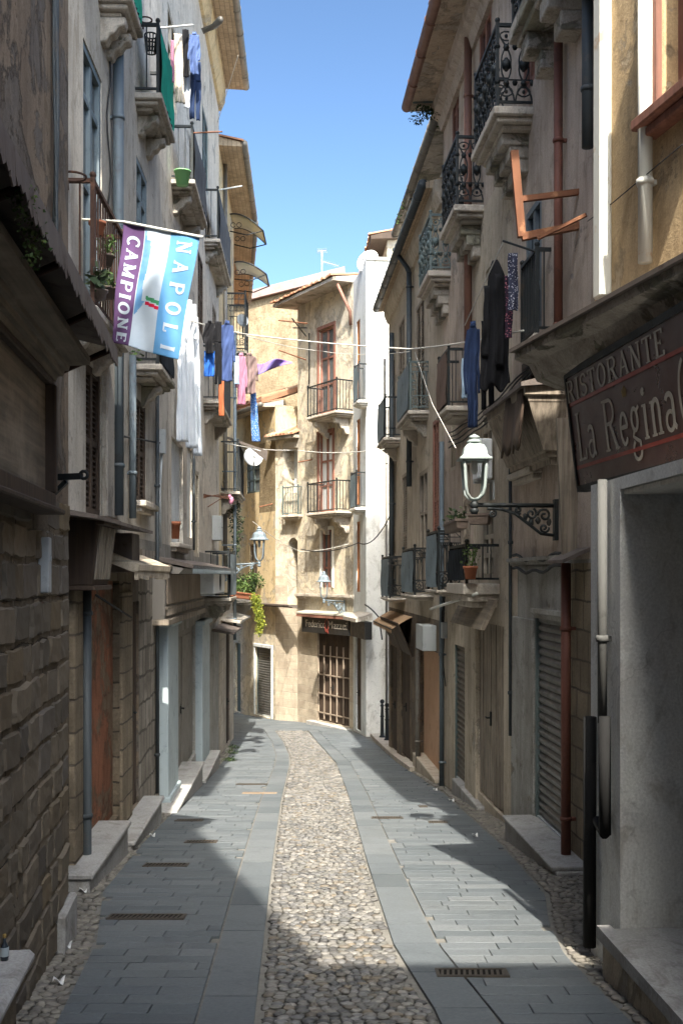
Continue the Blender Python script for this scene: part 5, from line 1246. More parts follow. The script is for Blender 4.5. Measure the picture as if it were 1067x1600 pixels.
# ================================================================== STREET LAMPS
def lantern(label, pw, pe, H, WD, mats, kind):
    """pw: bracket fixing on the wall; pe: arm end (world); lantern of height H, lid width WD stands on the arm end"""
    t = T('street_lamp', label, 'street lamp', WORLD, tuple(pw)); pw, pe = Vector(pw), Vector(pe); m1, m2 = mats
    ax = (pe-pw); L = ax.length; ax.normalize(); up = Vector((0,0,1))
    q = MB(); q.tube([pw, pe], .022, 8); q.blob(pe, .045,.045,.045, jit=0, seg=10, rings=6); q.lathe([(.03,-.09),(.045,-.05),(.02,-.02)], pe, 8); q.box(pw.x-.02,pw.x+.02,pw.y-.05,pw.y+.05,pw.z-.42*L,pw.z+.06); q.build('bracket_arm', M[m2], t)
    q = MB(); S = lambda a, b_: pw+ax*(a*L)+up*(b_*L)
    q.tube([S(.02,-.36),(S(.18,-.34)),S(.34,-.22),S(.5,-.10),S(.66,-.05),S(.84,-.04)],.016,6)
    for (c0,c1,r,a0) in ((.14,-.12,.085,0),(.30,-.10,.07,2),(.46,-.06,.045,4),(.78,-.10,.055,1),(.14,-.27,.06,3)):
        q.tube([S(c0+r*(1-k/22)*math.cos(a0+k*.45), c1+r*(1-k/22)*math.sin(a0+k*.45)) for k in range(20)],.013,5)
    for (c0,c1) in ((.22,-.18),(.38,-.14),(.08,-.2),(.30,-.2)):
        v = S(c0,c1); q.blob(v,.03*L,.012,.05*L,jit=.3,seg=6)
    q.build('scroll', M[m2], t)
    b_ = pe+up*.05; r = WD/2; zl = H*.62
    q = MB()
    for k in range(4):
        a = math.pi/4+k*math.pi/2; c, s_ = math.cos(a), math.sin(a)
        pts = [b_]+[b_+Vector((c*r*x, s_*r*x, H*z)) for x, z in ((.35,.02),(.62,.09),(.72,.2),(.76,.35),(.80,.5),(.86,.62))]
        q.tube(pts, .017, 6)
    q.tube([b_+Vector((math.cos(math.pi/4+k*math.pi/2)*r*.86, math.sin(math.pi/4+k*math.pi/2)*r*.86, zl)) for k in range(4)],.018,5,closed=True)
    fr = q.build('lamp_frame', M[m1], t)
    q = MB(); q.lathe([(r*1.22,zl),(r*1.24,zl+.012),(r*.98,zl+H*.05),(r*.9,zl+H*.08),(r*.80,zl+H*.18),(r*.62,zl+H*.235),(r*.42,zl+H*.255),(r*.34,zl+H*.28)],b_,4 if kind == 4 else 8,rot=math.pi/4,sm=False)
    lid = q.build('lamp_lid', M[m1], t)
    q = MB(); z = zl+H*.27; q.lathe([(r*.40,z),(r*.42,z+.012*H/.6),(r*.26,z+H*.05),(r*.2,z+H*.06),(r*.30,z+H*.075),(r*.30,z+H*.095),(r*.16,z+H*.12),(r*.02,z+H*.14)],b_,12); q.build('finial', M[m1], t, lid)
    q = MB(); q.lathe([(r*.10,H*.40),(r*.2,H*.45),(r*.16,H*.56),(r*.2,H*.62)],b_,10); q.build('bulb', M['pipe_white'], t)
uw = WR.ux(871); xw, yw = WR.xy(uw, .02); zz = EYE+(HY-790)/F*yw; xe, ye, ze = at(741,789,yw-.1)
lantern('large pale green lantern on a black scrolled bracket beside the air conditioner', (xw,yw,zz), (xe,ye,zz), .62, .36, ('lamp_grey','iron'), 4)
xw, yw, zz = at(353,880,26.2); lantern('blue grey lantern on a scrolled bracket on the left above the planter', (xw,yw,zz-.05), at(405,880,25.8), .80, .38, ('lamp_blue','lamp_blue'), 8)
p = WF2.xy(WF2.ux(540), .05); pz = EYE+(HY-940)/F*p[1]; pe = at(506,938,p[1]-1.0)
lantern('small blue grey lantern above the black shop sign at the bend', (p[0],p[1],pz), pe, .78, .36, ('lamp_blue','lamp_blue'), 8)
# ================================================================== RESTAURANT SIGN
WS = Wall((1.55+.1*8.5, -1.0), (1.55, 7.5)); zT, zB = 3.07, 2.31
ul = WS.L
tl = lambda z: -.09*(zT-z)/(zT-zB)
t = T('restaurant_sign', 'tilted maroon sign lettered RISTORANTE La Regina in silver above the entrance', 'shop sign', WS, (ul,0,zB))
q = MB(); q.hexa([(.5,-.09-.05,zB),(ul,-.14,zB),(ul,-.09,zB),(.5,-.09,zB),(.5,-.05,zT),(ul,-.05,zT),(ul,0,zT),(.5,0,zT)]); q.build('panel', M['sign_maroon'], t)
q = MB()
for (za,zb_) in ((zB-.03,zB+.012),(zT-.012,zT+.03)): q.hexa([(.5,tl(za)-.06,za),(ul+.02,tl(za)-.06,za),(ul+.02,tl(za)+.012,za),(.5,tl(za)+.012,za),(.5,tl(zb_)-.06,zb_),(ul+.02,tl(zb_)-.06,zb_),(ul+.02,tl(zb_)+.012,zb_),(.5,tl(zb_)+.012,zb_)])
q.hexa([(ul,-.15,zB),(ul+.025,-.15,zB),(ul+.025,-.078,zB),(ul,-.078,zB),(ul,-.06,zT),(ul+.025,-.06,zT),(ul+.025,.012,zT),(ul,.012,zT)]); q.build('frame', M['iron'], t)
for (pa,pb) in (((896,632),(1066,551)),((912,726),(1066,678))):
    A_, B_ = WS.P(*pa,-.03), WS.P(*pb,-.06); q = MB(); z = (A_[1]+B_[1])/2
    q.hexa([(1.0,tl(z)+.003,z-.012),(ul-.02,tl(z)+.003,z-.012),(ul-.02,tl(z)+.006,z-.012),(1.0,tl(z)+.006,z-.012),(1.0,tl(z)+.005,z+.012),(ul-.02,tl(z)+.005,z+.012),(ul-.02,tl(z)+.008,z+.012),(1.0,tl(z)+.008,z+.012)]); q.build('red_band', M['sign_red'], t)
def signtext(txt, x0, x1, ytop, ybot, weight):
    ua = WS.ux(x0,-.04); ub = WS.ux(x1,-.04); z1 = WS.P(x0,ytop,-.02)[1]; z0 = WS.P(x0,ybot,-.02)[1]; q = MB()
    lettering(q, txt, lambda x,y,h: (ua-x*(ua-ub), tl(z0+(z1-z0)*y)+.003+.003*h, z0+(z1-z0)*y), 1.0, weight, .10)
    q.build('letters', M['sign_letter'], t)
signtext('RISTORANTE', 892, 1046, 596, 629, .115); signtext('La Regina', 900, 1053, 645, 719, .10)
# cut off crowned C of the sign
q = MB(); u, z = WS.P(1070,615,-.04)
ribbon(q, [(u-.02-.0*1+ .10*math.cos(R(a))+.0, z+.19*math.sin(R(a))) for a in range(-70,75,12)], .022, lambda a,b_,h: (a, tl(b_)+.003+.003*h, b_), 1)
uc, zc = WS.P(1066,540,-.04)
q.build('emblem', M['sign_letter'], t)
q = MB(); uc, zc = WS.P(977,610,-.04)
for k in range(5): ribbon(q, [(uc+(k-2)*.012,zc-.04+.01*(k%2)),(uc+(k-2)*.018,zc+.03-.012*abs(k-2))], .008, lambda a,b_,h: (a, tl(b_)+.002+.001*h, b_), .8)
q.build('emblem', M['sign_gold'], t)
# old neighbouring shop fascia: moulded cornice, dark awning, slanting boards
w = WR
ua, z1 = w.P(868,610,.25); ub = w.ux(812,.25)
t = T('shop_fascia', 'weathered moulded cornice with dark side board left of the restaurant sign', 'shop fascia', w, (ua,0,z1))
ua = w.ux(872); b_ = ua+1.5; zt = w.P(868,592,.2)[1]; zl_ = w.P(868,722,.1)[1]; hh = zt-zl_
q = MB(); prof = [(.0,.10),(.08,.11),(.10,.15),(.16,.155),(.18,.19)]+[(.18+.60*k/10, .19+.10*math.sin(math.pi/2*k/10)+.07*(k/10)**2) for k in range(1,11)]+[(.80,.37),(.86,.38),(.88,.41),(1.0,.41)]
vs_ = []
for f_, p_ in prof: z = zl_+hh*f_; vs_ += [(b_,p_,z),(ua-p_*.9,p_,z),(ua-p_*.9,0,z)]
fs_ = [(3*k+c, 3*k+c+1, 3*k+c+4, 3*k+c+3) for k in range(len(prof)-1) for c in (0,1)]
q.add(vs_, fs_); q.build('cornice', M['wood_old'], t, solid=.004)
q = MB(); q.hexa([(ua-.42,-.02,zt+.02),(b_,-.02,zt+.02),(b_,.46,zt-.02),(ua-.42,.46,zt-.02),(ua-.42,-.02,zt+.14),(b_,-.02,zt+.14),(b_,.46,zt+.02),(ua-.42,.46,zt+.02)]); q.build('roof_sheet', M['tin'], t)
q = MB(); q.grid(lambda a_,c_: (ua-.30+.8*a_, .40+.05*c_+.012*math.sin(a_*9), zt-.02-(.55+.04*math.sin(a_*21))*c_), 16, 6); q.build('side_board', M['wood_dark'], t, solid=.02)
ub_ = w.ux(899); zt = w.P(880,655,.12)[1]; zb_ = w.P(885,872,.1)[1]
q = MB(); q.hexa([(ub_-.05,.0,zb_),(ub_,.0,zb_),(ub_,.13,zb_),(ub_-.05,.13,zb_),(ub_-.10,.0,zt),(ub_-.05,.0,zt),(ub_-.05,.20,zt),(ub_-.10,.20,zt)])
one(q,'fascia_board','bare pale wooden board standing out from the wall between lantern bracket and restaurant sign','board',M['wood_old'],w,(ub_,.1,zb_))
a = w.ux(922); q = MB(); q.prism([(-.02,zb_+.06),(.24,zb_-.05),(.24,zb_-.02),(-.02,zb_+.10)],a,ub_+.1)
one(q,'door_canopy','small rusty tin canopy under the bare pale board','canopy',M['tin'],w,(a,0,zb_))
# ================================================================== FEDERICO SHOP SIGN
w = WF2; u0, z0 = w.P(545,994,.25); u1, z1 = w.P(472,962,.25)
t = T('shop_sign', 'black shop sign lettered Federico Mazzei with a red ring emblem above the brown gate', 'shop sign', w, (u0,.25,z0))
q = MB(); q.box(u0,u1,.2,.26,z0,z1); q.build('panel', M['sign_black'], t)
zl_, zh = z0+(z1-z0)*.35, z0+(z1-z0)*.78
q = MB(); ua, ub = w.ux(478,.26), w.ux(509,.26); font_mesh(q,'Federico',lambda x,y,h: (ua-(ua-ub)*x,.262+.01*h,zl_+(zh-zl_)*y)); q.build('letters', M['sign_letter'], t)
q = MB(); ua2, ub2 = w.ux(513,.26), w.ux(542,.26); font_mesh(q,'Mazzei',lambda x,y,h: (ua2-(ua2-ub2)*x,.262+.01*h,zl_+(zh-zl_)*y)); q.build('letters', M['sign_letter'], t)
q = MB(); uc = w.ux(511,.26); zc = (z0+z1)/2; q.tube([(uc+.10*math.cos(k*.42),.275,zc+.2*math.sin(k*.42)) for k in range(15)],.014,5,closed=True); q.tube([(uc-.02,.275,zc-.12),(uc-.1,.275,zc-.24)],.014,5); q.build('emblem', M['sign_red'], t)
q = MB(); a, b_ = w.ux(553,.4), w.ux(461,.4); zc = w.P(500,958,.5)[1]; q.hexa([(a,-.02,zc),(b_,-.02,zc),(b_,.38,zc-.06),(a,.38,zc-.06),(a,-.02,zc+.05),(b_,-.02,zc+.05),(b_,.38,zc-.02),(a,.38,zc-.02)])
ca = q.build('canopy', M['awning_white'], t)
q = MB(); q.box(a+.02,b_-.02,.34,.37,zc-.16,zc-.065); q.build('canopy_board', M['wood_red'], t, ca)
w = WF3L; u0, z0 = w.P(570,1000,.2); u1, z1 = w.P(549,968,.2); a, b_ = min(u0,u1), max(u0,u1)
t = T('shop_sign', 'short blank dark sign under a dusty ledge beside the white tower', 'shop sign', w, (a,.2,z0)); q = MB(); q.box(a,b_,.0,.2,z0,z1); q.build('panel', M['sign_black'], t)
q = MB(); q.hexa([(a,-.02,z1+.06),(b_,-.02,z1+.06),(b_,.45,z1),(a,.45,z1),(a,-.02,z1+.25),(b_,-.02,z1+.25),(b_,.45,z1+.1),(a,.45,z1+.1)]); q.build('ledge', M['slab_clean'], t)
# ================================================================== ROOF THINGS
def dish(label, px, py, d, r, yaw, pitch, mat='white_metal'):
    c = Vector(at(px,py,d)); t = T('satellite_dish', label, 'satellite dish', WORLD, tuple(c))
    Rm = Matrix.Rotation(yaw,3,'Z') @ Matrix.Rotation(pitch,3,'X'); q = MB(); k = 20; n = 5
    vs_ = [c+Rm @ Vector((0,.16*r,0))]
    for j in range(1,n+1):
        for i in range(k): a = 2*math.pi*i/k; rr = r*j/n; vs_.append(c+Rm @ Vector((rr*math.cos(a), .16*r*(1-(j/n)**2), rr*1.05*math.sin(a))))
    fs = [(0,1+i,1+(i+1)%k) for i in range(k)]+[(1+(j-1)*k+i,1+j*k+i,1+j*k+(i+1)%k,1+(j-1)*k+(i+1)%k) for j in range(1,n) for i in range(k)]
    q.add(vs_,fs,0,True); q.build('reflector', M[mat], t, solid=.015)
    q = MB(); q.tube([c+Rm @ Vector((0,0,-r)), c+Rm @ Vector((0,-.7*r,-.35*r))],.014,5); q.blob(c+Rm @ Vector((0,-.72*r,-.3*r)),.04,.05,.04,jit=0); q.build('feed_arm', M['grey_metal'], t)
    q = MB(); q.tube([c+Vector((0,.12,0)), c+Vector((0,.12,-1.3*r-.2))],.025,6); q.build('mast', M['iron_grey'], t)
dish('white satellite dish on top of the white tower',574,407,31.2,.34,-.5,-.35); dish('white satellite dish beside the shuttered window of the yellow house',396,713,34,.30,.25,-.25); dish('small grey dish on the latticed balcony',379,500,27.5,.16,.5,-.2,'grey_metal')
def antenna(label, x, y0, y1, d, arms):
    t = T('antenna', label, 'antenna', WORLD, at(x,y1,d)); q = MB(); q.tube([at(x,y1,d),at(x,y0,d)],.03,6); q.build('mast', M['grey_metal'], t)
    q = MB()
    for (xa,ya,xb,yb) in arms:
        A_, B_ = Vector(at(xa,ya,d)), Vector(at(xb,yb,d)); q.tube([A_,B_],.014,5)
        for k in range(9): c = A_.lerp(B_,k/8); q.tube([c+Vector((0,-.3,0)), c+Vector((0,.3,0))],.008,4); q.tube([c+Vector((0,0,-.07)), c+Vector((0,0,.07))],.008,4)
    q.build('elements', M['grey_metal'], t)
antenna('tall television antenna with slanting arm behind the cream house roof',503,391,445,44,((496,392,510,391),(504,408,529,415))); antenna('short television antenna right of the tall one',513,427,445,43,((513,427,540,433),))
t = T('chimney', 'thin brown chimney pipe with a cap above the white tower', 'chimney', WORLD, at(577,400,33)); q = MB(); c = at(577,400,33); q.lathe([(.05,0),(.05,.28),(.08,.28),(.08,.31),(.03,.36)],c,10); q.build('flue', M['copper'], t)
# arched canopies
for i,(x0,y0,x1,y1,h,mt_,lab) in enumerate(((359,334,411,360,28,'awning_pc','upper arched canopy with tinted sheet on the corner house'),(366,409,416,428,20,'awning_white','lower arched canopy with a pale sheet on the corner house'))):
    d = 27.0; t = T('arched_canopy', lab, 'canopy', WORLD, at(x0,y0,d), 'arched door canopies')
    f = lambda a,b_: (at(x0+(x1-x0)*a,0,d)[0], d+1.1*b_, at(0,y0+(y1-y0)*a**1.7-9*math.sin(a*1.5)*(1-a)+h*.0,d)[2]-.28*a*0)
    q = MB(); q.grid(f,14,3); q.build('sheet', M[mt_], t, solid=.012)
    q = MB()
    for b_ in (0,1):
        q.tube([f(k/14,b_) for k in range(15)],.02,5); e = Vector(f(1,b_)); s_ = Vector(f(0,b_)); s_.z -= .42
        q.tube([s_, s_.lerp(e,.5)+Vector((0,0,-.10)), e],.016,5)
        for k in range(2): c = s_.lerp(e,.10+.18*k)+Vector((0,0,.15)); q.tube([c+Vector((.06*math.cos(j*.7),0,.06*math.sin(j*.7))) for j in range(9)],.010,4,closed=True)
    q.tube([f(1,0),f(1,1)],.02,5); q.build('iron_frame', M['iron'], t)
d = 26; t = T('shed_canopy', 'sloping tin canopy over the small left balcony with the dish', 'canopy', WORLD, at(350,682,d)); q = MB()
q.hexa([at(350,684,d),at(418,708,d-.3),at(418,708,d+.9),at(350,684,d+1.2),at(350,680,d),at(418,704,d-.3),at(418,704,d+.9),at(350,680,d+1.2)]); q.hexa([at(392,700,d-.2),at(418,708,d-.3),at(416,720,d-.28),at(405,712,d-.22),at(392,700,d-.15),at(418,708,d-.25),at(416,720,d-.23),at(405,712,d-.17)]); q.build('sheet', M['tin'], t)
# ================================================================== WALL EQUIPMENT
def acunit(label, w, x0, x1, y0, y1, n0, dep, group='air conditioners'):
    ua, zt = w.P(x0,y0,n0+dep); ub = w.ux(x1,n0+dep); zb = w.P(x0,y1,n0+dep)[1]; a, b_ = min(ua,ub), max(ua,ub)
    t = T('air_conditioner', label, 'air conditioner', w, (a,n0,zb), group); q = MB(); q.box(a,b_,n0,n0+dep,zb,zt); q.build('casing', M['white_metal'], t, bevel=.015)
    q = MB(); c = ((a+b_)/2-.05, n0+dep+.006, (zb+zt)/2); r = min(zt-zb,b_-a)*.40
    for k in range(1,6): q.tube([(c[0]+r*k/5*math.cos(j*.35),c[1],c[2]+r*k/5*math.sin(j*.35)) for j in range(18)],.005,4,closed=True)
    q.build('fan_grille', M['pipe_dark'], t)
    q = MB()
    for u in (a+.08,b_-.08): q.bar((u,0,zb-.02),(u,n0+dep,zb-.02),.03); q.bar((u,.01,zb-.02),(u,.01,zb-.25),.03)
    q.build('wall_bracket', M['grey_metal'], t)
acunit('white air conditioner on a wall bracket behind the pale lantern',WR,738,746,690,752,.04,.19); acunit('pale blue white cabinet on the far left balcony under the meter box',WL,335,351,890,928,.02,.40)
# rusty gallows frame
q = MB(); t = T('rusty_frame', 'rusty orange iron frame standing out from the wall below the big balcony', 'iron frame', WORLD, at(806,370,10)); 
A_ = at(803,236,9.9); B_ = at(815,370,9.9); xw, yw = WR.xy(WR.ux(905),0)
q.bar(A_,B_,.07); q.bar(at(813,311,9.92),at(908,299,9.9),.05); q.bar(B_,at(906,352,9.9),.065); q.bar(at(840,372,9.7),at(916,335,9.5),.03); q.build('bars', M['rust'], t)
# pot rings and pot on the plaster house balcony
def ring(label, px, py, d, r):
    c = at(px,py,d); t = T('pot_ring', label, 'pot ring', WORLD, c, 'iron pot rings'); q = MB()
    q.tube([(c[0]+r*math.cos(k*.4),c[1]+r*math.sin(k*.4),c[2]) for k in range(16)],.010,6,closed=True); q.tube([(c[0]-r*.6,c[1]+r*.8,c[2]),(c[0]-r*.6,c[1]+r*.8,c[2]-.08)],.01,5); q.build('hoop', M['rust_dark'], t)
ring('large rusty pot ring above the near left balcony',114,275,8.75,.105); ring('black pot ring on the green cloth balcony',228,30,12.6,.07)
def pot(label, c, r, h, mat='terracotta', leaf='leaf', nl=110, ls=.04, plant=True, lh=.15, group='flower pots'):
    t = T('flower_pot', label, 'flower pot', WORLD, c, group); q = MB(); q.lathe([(r*.72,0),(r*.95,h*.8),(r*1.08,h*.8),(r*1.1,h),(r*.95,h),(r*.9,h*.85)],c,14); q.build('pot', M[mat], t)
    if plant: q = MB(); q.leaves((c[0],c[1],c[2]+h+lh*.7),r*1.5,r*1.5,lh,nl,ls); [q.tube([(c[0],c[1],c[2]+h*.8),(c[0]+random.uniform(-r,r),c[1]+random.uniform(-r,r),c[2]+h+lh)],.006,4) for _ in range(5)]; q.build('plant', M[leaf], t)
pot('terracotta pot held in an iron ring beside the tall dark window',at(152,368,9.3),.07,.12,plant=False); pot('green leafy pot near the flag pole end',at(166,416,9.6),.07,.10,'planter_brown',nl=110,lh=.12); pot('spiky pot at the corner of the near left balcony',at(155,468,9.0),.07,.08,'planter_brown','leaf_dark',50,.09,lh=.12); pot('bushy pot on the floor of the near left balcony',at(168,466,9.3),.08,.09,'planter_brown',nl=120,lh=.10)
pot('orange terracotta pot on the dark cloth balcony floor',at(735,905,13.3),.085,.16,nl=90,lh=.16); pot('slim terracotta pot on the white bay sill',at(274,842,16.2),.075,.26,plant=False)
for (px,py,d,lab,n_) in ((205,556,12.2,'green shoots on the mossy balcony under the flag',70),(282,690,16,'','')):
    if lab: q = MB(); q.leaves(at(px,py,d),.14,.08,.08,n_,.06); one(q,'plant',lab,'plant',M['leaf'],WORLD,at(px,py,d))
def planter(label, p0, p1, h, dep, mat, leaf=None, nl=0, lh=.1, group='balcony planters'):
    t = T('planter_box', label, 'planter', WORLD, p0, group); a, b_ = Vector(p0), Vector(p1); ax = (b_-a).normalized(); nn = Vector((-ax.y,ax.x,0)).normalized()*dep/2; q = MB(); i = ax*.02
    q.hexa([a-nn*.8+i,b_-nn*.8-i,b_+nn*.8-i,a+nn*.8+i]+[v+Vector((0,0,h)) for v in (a-nn,b_-nn,b_+nn,a+nn)]); q.build('box', M[mat], t, bevel=.008)
    q = MB(); z = Vector((0,0,h)); e = ax*.01; q.hexa([v+Vector((0,0,h-.025)) for v in (a-nn*1.1-e,b_-nn*1.1+e,b_+nn*1.1+e,a+nn*1.1-e)]+[v+Vector((0,0,h+.004)) for v in (a-nn*1.1-e,b_-nn*1.1+e,b_+nn*1.1+e,a+nn*1.1-e)]); q.build('rim', M[mat], t)
    if leaf:
        q = MB(); L = (b_-a).length
        for k in range(max(2,int(L/.12))): c = a.lerp(b_,(k+.5)/max(2,int(L/.12))); q.leaves((c.x,c.y,c.z+h+lh*.5),.09,.09,lh*random.uniform(.6,1.2),nl,.06)
        q.build('plants', M[leaf], t)
planter('grey brown planter hooked on the rail in front of the lantern bracket',at(733,820,12.7),at(766,820,12.6),.13,.16,'planter_brown'); planter('brown planter along the rail with a few dry stalks',at(722,826,13.1),at(702,834,15),.12,.16,'planter_brown','leaf_dark',7,.12)
planter('long brown planter full of green plants at the far left balcony',at(362,934,25.5),at(398,938,26.5),.14,.2,'terracotta','leaf',110,.22)
q = MB()
for k in range(26):
    f = k/25; c = at(398+8*math.sin(f*2.2)+random.uniform(-4,4), 930+58*f, 26.2); q.leaves(c,.13*(1-.35*f)*random.uniform(.6,1.2),.12,.1,110,.04,droop=.9); q.tube([at(398,930,26.2),c],.006,4) if k%4 == 0 else None
one(q,'trailing_plant','yellow green trailing plant cascading from the far left planter','plant',M['leaf_yellow'],WORLD,at(400,930,26.2))
q = MB()
for k in range(14): c = at(368+random.uniform(-5,6), 780+90*k/14, 26); q.leaves(c,.12,.12,.14,55,.06,droop=.4)
one(q,'climbing_plant','dark green climber hanging down below the left balcony with the dish','plant',M['leaf_dark'],WORLD,at(368,780,26))
q = MB()
for k in range(9): c = at(376+4*k, 905+4*math.sin(k), 27); q.leaves(c,.15,.15,.17,60,.06)
one(q,'shrub','green bush on the far left balcony behind the planter','plant',M['leaf'],WORLD,at(390,915,27))
q = MB()
for k in range(22):
    c = Vector(at(660+random.gauss(0,12), 172+random.gauss(0,9), 17.6)); q.leaves(c,.10,.1,.08,13,.05,droop=.2); q.tube([at(682,172,17.7),c],.004,4)
one(q,'wild_plant','dark wild plant growing out of the end of the copper gutter','plant',M['leaf_dark'],WORLD,at(682,172,17.7))
q = MB()
for k in range(16): c = Vector(at(686-70*k/16*1.0, 190+165*k/16, 18.2+5*k/16)); q.leaves(c,.06,.06,.07,14,.05)
one(q,'gutter_weeds','light green weeds growing along the zinc gutter of the attic','weeds',M['leaf'],WORLD,at(686,190,18.2))
# bucket and basket
t = T('bucket', 'light green plastic bucket on the grey cloth balcony', 'bucket', WORLD, at(285,291,15.7)); c = at(285,289,15.7); M['green_plastic'] = paint('light_green_plastic', (.22,.50,.20), .4, wa=.1)
q = MB(); q.lathe([(.085,0),(.115,.19),(.125,.19),(.125,.205),(.108,.2),(.085,.04)],c,16); q.build('pail', M['green_plastic'], t); q = MB(); q.tube([(c[0]+.12*math.cos(a),c[1],c[2]+.19+.0*math.sin(a)-.04*math.sin(a)) for a in [k*math.pi/8 for k in range(9)]],.005,5); q.build('handle', M['iron'], t)
c = at(236,68,12.7); t = T('peg_basket', 'black plastic peg basket hanging beside the green cloth', 'basket', WORLD, c); q = MB()
for k in range(12): a = k*math.pi/6; q.bar((c[0]+.055*math.cos(a),c[1]+.055*math.sin(a),c[2]-.10),(c[0]+.075*math.cos(a),c[1]+.075*math.sin(a),c[2]+.10),.012)
for z,r in ((-.10,.055),(0,.065),(.10,.075)): q.tube([(c[0]+r*math.cos(k*.5),c[1]+r*math.sin(k*.5),c[2]+z) for k in range(13)],.009,4,closed=True)
q.build('frame', M['iron'], t)
# drying rack with pink thing
t = T('drying_rack', 'wall drying rack with tangled cords and a pink cloth on the left', 'drying rack', WORLD, at(322,772,21)); q = MB()
for k in range(5): q.tube([at(318,778-k*1.5,21),at(352+k*4,770+k*3,22.5+.1*k)],.008,5)
q.tube([at(325,792,21),at(350,776,22)],.01,5); q.build('rods', M['rust'], t); q = MB(); q.blob(at(361,782,22.6),.06,.05,.09); q.blob(at(359,776,22.6),.04,.05,.05); q.build('pink_cloth', M['c_pink'], t)
# electric boxes, insulators
q = MB(); c = at(676,158,17.5); e = at(645,159,17.5); q.bar(c,e,.03)
for k in range(4): p = Vector(c).lerp(Vector(e),.15+.25*k); q.lathe([(.012,0),(.03,.02),(.03,.06),(.015,.09)],p,8)
one(q,'insulator_bar','iron bar with four insulators under the copper gutter end','insulators',M['iron_grey'])
q = MB(); c = WF2.P(475,505,.1)
one(MB().tube([at(456,497,33),at(478,525,35)],.02,5).tube([at(458,512,33.5),at(480,512,35)],.02,5),'insulator_bar','iron cross bars with wires at the upper left corner of the cream house','insulators',M['iron'])
# awning and board at the far right shops
w = WR; ua, za = w.P(640,962,.05); ub = w.ux(607,.05)
t = T('scalloped_awning', 'little scalloped tan awning over the far right shop door', 'awning', w, (ua,0,za)); q = MB(); k = 16
f = lambda a,b_: (ua+(ub-ua)*a, .42*b_, za-.03-.20*b_-.05*b_*b_); q.grid(f,k,6)
for i in range(k): q.add([f(i/k,1),f((i+1)/k,1),(f((i+.8)/k,1)[0],.42,za-.34),(f((i+.5)/k,1)[0],.42,za-.37),(f((i+.2)/k,1)[0],.42,za-.34)],[(0,1,2,3,4)])
M['awning_tan'] = cloth('tan_awning_cloth', (.50,.33,.20)); q.build('cloth', M['awning_tan'], t, solid=.008)
q = MB(); q.bar((ua,.42,za-.28),(ub,.42,za-.28),.02); q.build('bar', M['iron'], t)
q = MB(); a, b_ = w.ux(640,.1), w.ux(610,.1); z1, z0 = w.P(628,975,.3)[1], w.P(636,1022,.05)[1]
for k in range(2): s_ = a+(b_-a)*k/2+.04; e = a+(b_-a)*(k+1)/2-.04; q.hexa([(s_,.02,z0),(e,.02,z0),(e,.05,z0),(s_,.05,z0),(s_,.33,z1),(e,.33,z1),(e,.36,z1),(s_,.36,z1)])
one(q,'tilted_board','two slanting brown boards below the scalloped awning','board',M['wood_dark'],w,(a,0,z0))
# electric boxes and loose wires above the peach doorway
u_, z_ = WR.P(690,985,.08); tj = T('junction_box', 'small grey junction box with loose wires above the blue grey pipe', 'junction box', WR, (u_,.0,z_))
q = MB(); q.box(u_-.09,u_+.09,0,.09,z_-.13,z_+.13); q.build('box', M['grey_metal'], tj, bevel=.008)
q = MB()
for k in range(5): q.tube([(u_+.03*k-.06+.05*math.sin(i*.8+k),.06+.02*math.sin(i+k),z_+.1+.09*i) for i in range(9)],.008,5)
q.tube([(u_-.06,.05,z_-.1),(u_-.2,.08,z_-.35),(u_-.05,.06,z_-.55),(u_-.08,.03,z_-.9)],.009,5); q.build('wires', M['cable'], tj)
# folded umbrella like rod under dark cloth balcony
line('awning_arm','white awning arm slanting down under the dark cloth balcony',[(672,952,16.5),(745,928,13.2)],.02,mat='pipe_white',cat='rod')
# ================================================================== STREET FURNITURE
t = T('raised_pavement', None, None, WORLD, (0,0,0), kind='structure', single=True)
q = MB(); pts = [onground(*p) for p in ((578,1150),(610,1182),(640,1205))]
for (a, b_) in zip(pts, pts[1:]): q.hexa([(a[0],a[1],gz(a[1])-.2),(b_[0],b_[1],gz(b_[1])-.2),(b_[0]+2,b_[1],gz(b_[1])-.2),(a[0]+2,a[1],gz(a[1])-.2),(a[0],a[1],gz(a[1])+.07),(b_[0],b_[1],gz(b_[1])+.07),(b_[0]+2,b_[1],gz(b_[1])+.07),(a[0]+2,a[1],gz(a[1])+.07)])
q.build('raised_pavement', M['slab_clean'], t, 'root')
def bollard(px, py, h, label):
    x, y = onground(px, py); z = gz(y)+.06; t = T('bollard', label, 'bollard', WORLD, (x,y,z), 'bollards by the white tower'); c = (x,y,z)
    q = MB(); q.lathe([(.085,0),(.085,.05),(.055,.09),(.05,.14),(.042,.6*h),(.036,.82*h),(.055,.83*h),(.055,.85*h),(.034,.87*h),(.03,.9*h)],c,12); q.build('post', M['iron'], t)
    q = MB(); q.blob((x,y,z+.95*h),.06,.06,.06,jit=0,seg=12,rings=8); q.build('ball_finial', M['iron'], t)
    q = MB(); q.lathe([(.05,.55*h),(.056,.56*h),(.056,.58*h),(.05,.59*h)],c,12); q.build('collar', M['iron'], t)
bollard(597,1158,1.05,'left black iron bollard by the white tower'); bollard(604.5,1163,1.0,'right black iron bollard by the white tower')
M['grate'] = paint('bronze_iron_grate', (.10,.085,.07), .5, .6, (.17,.12,.08), .3)
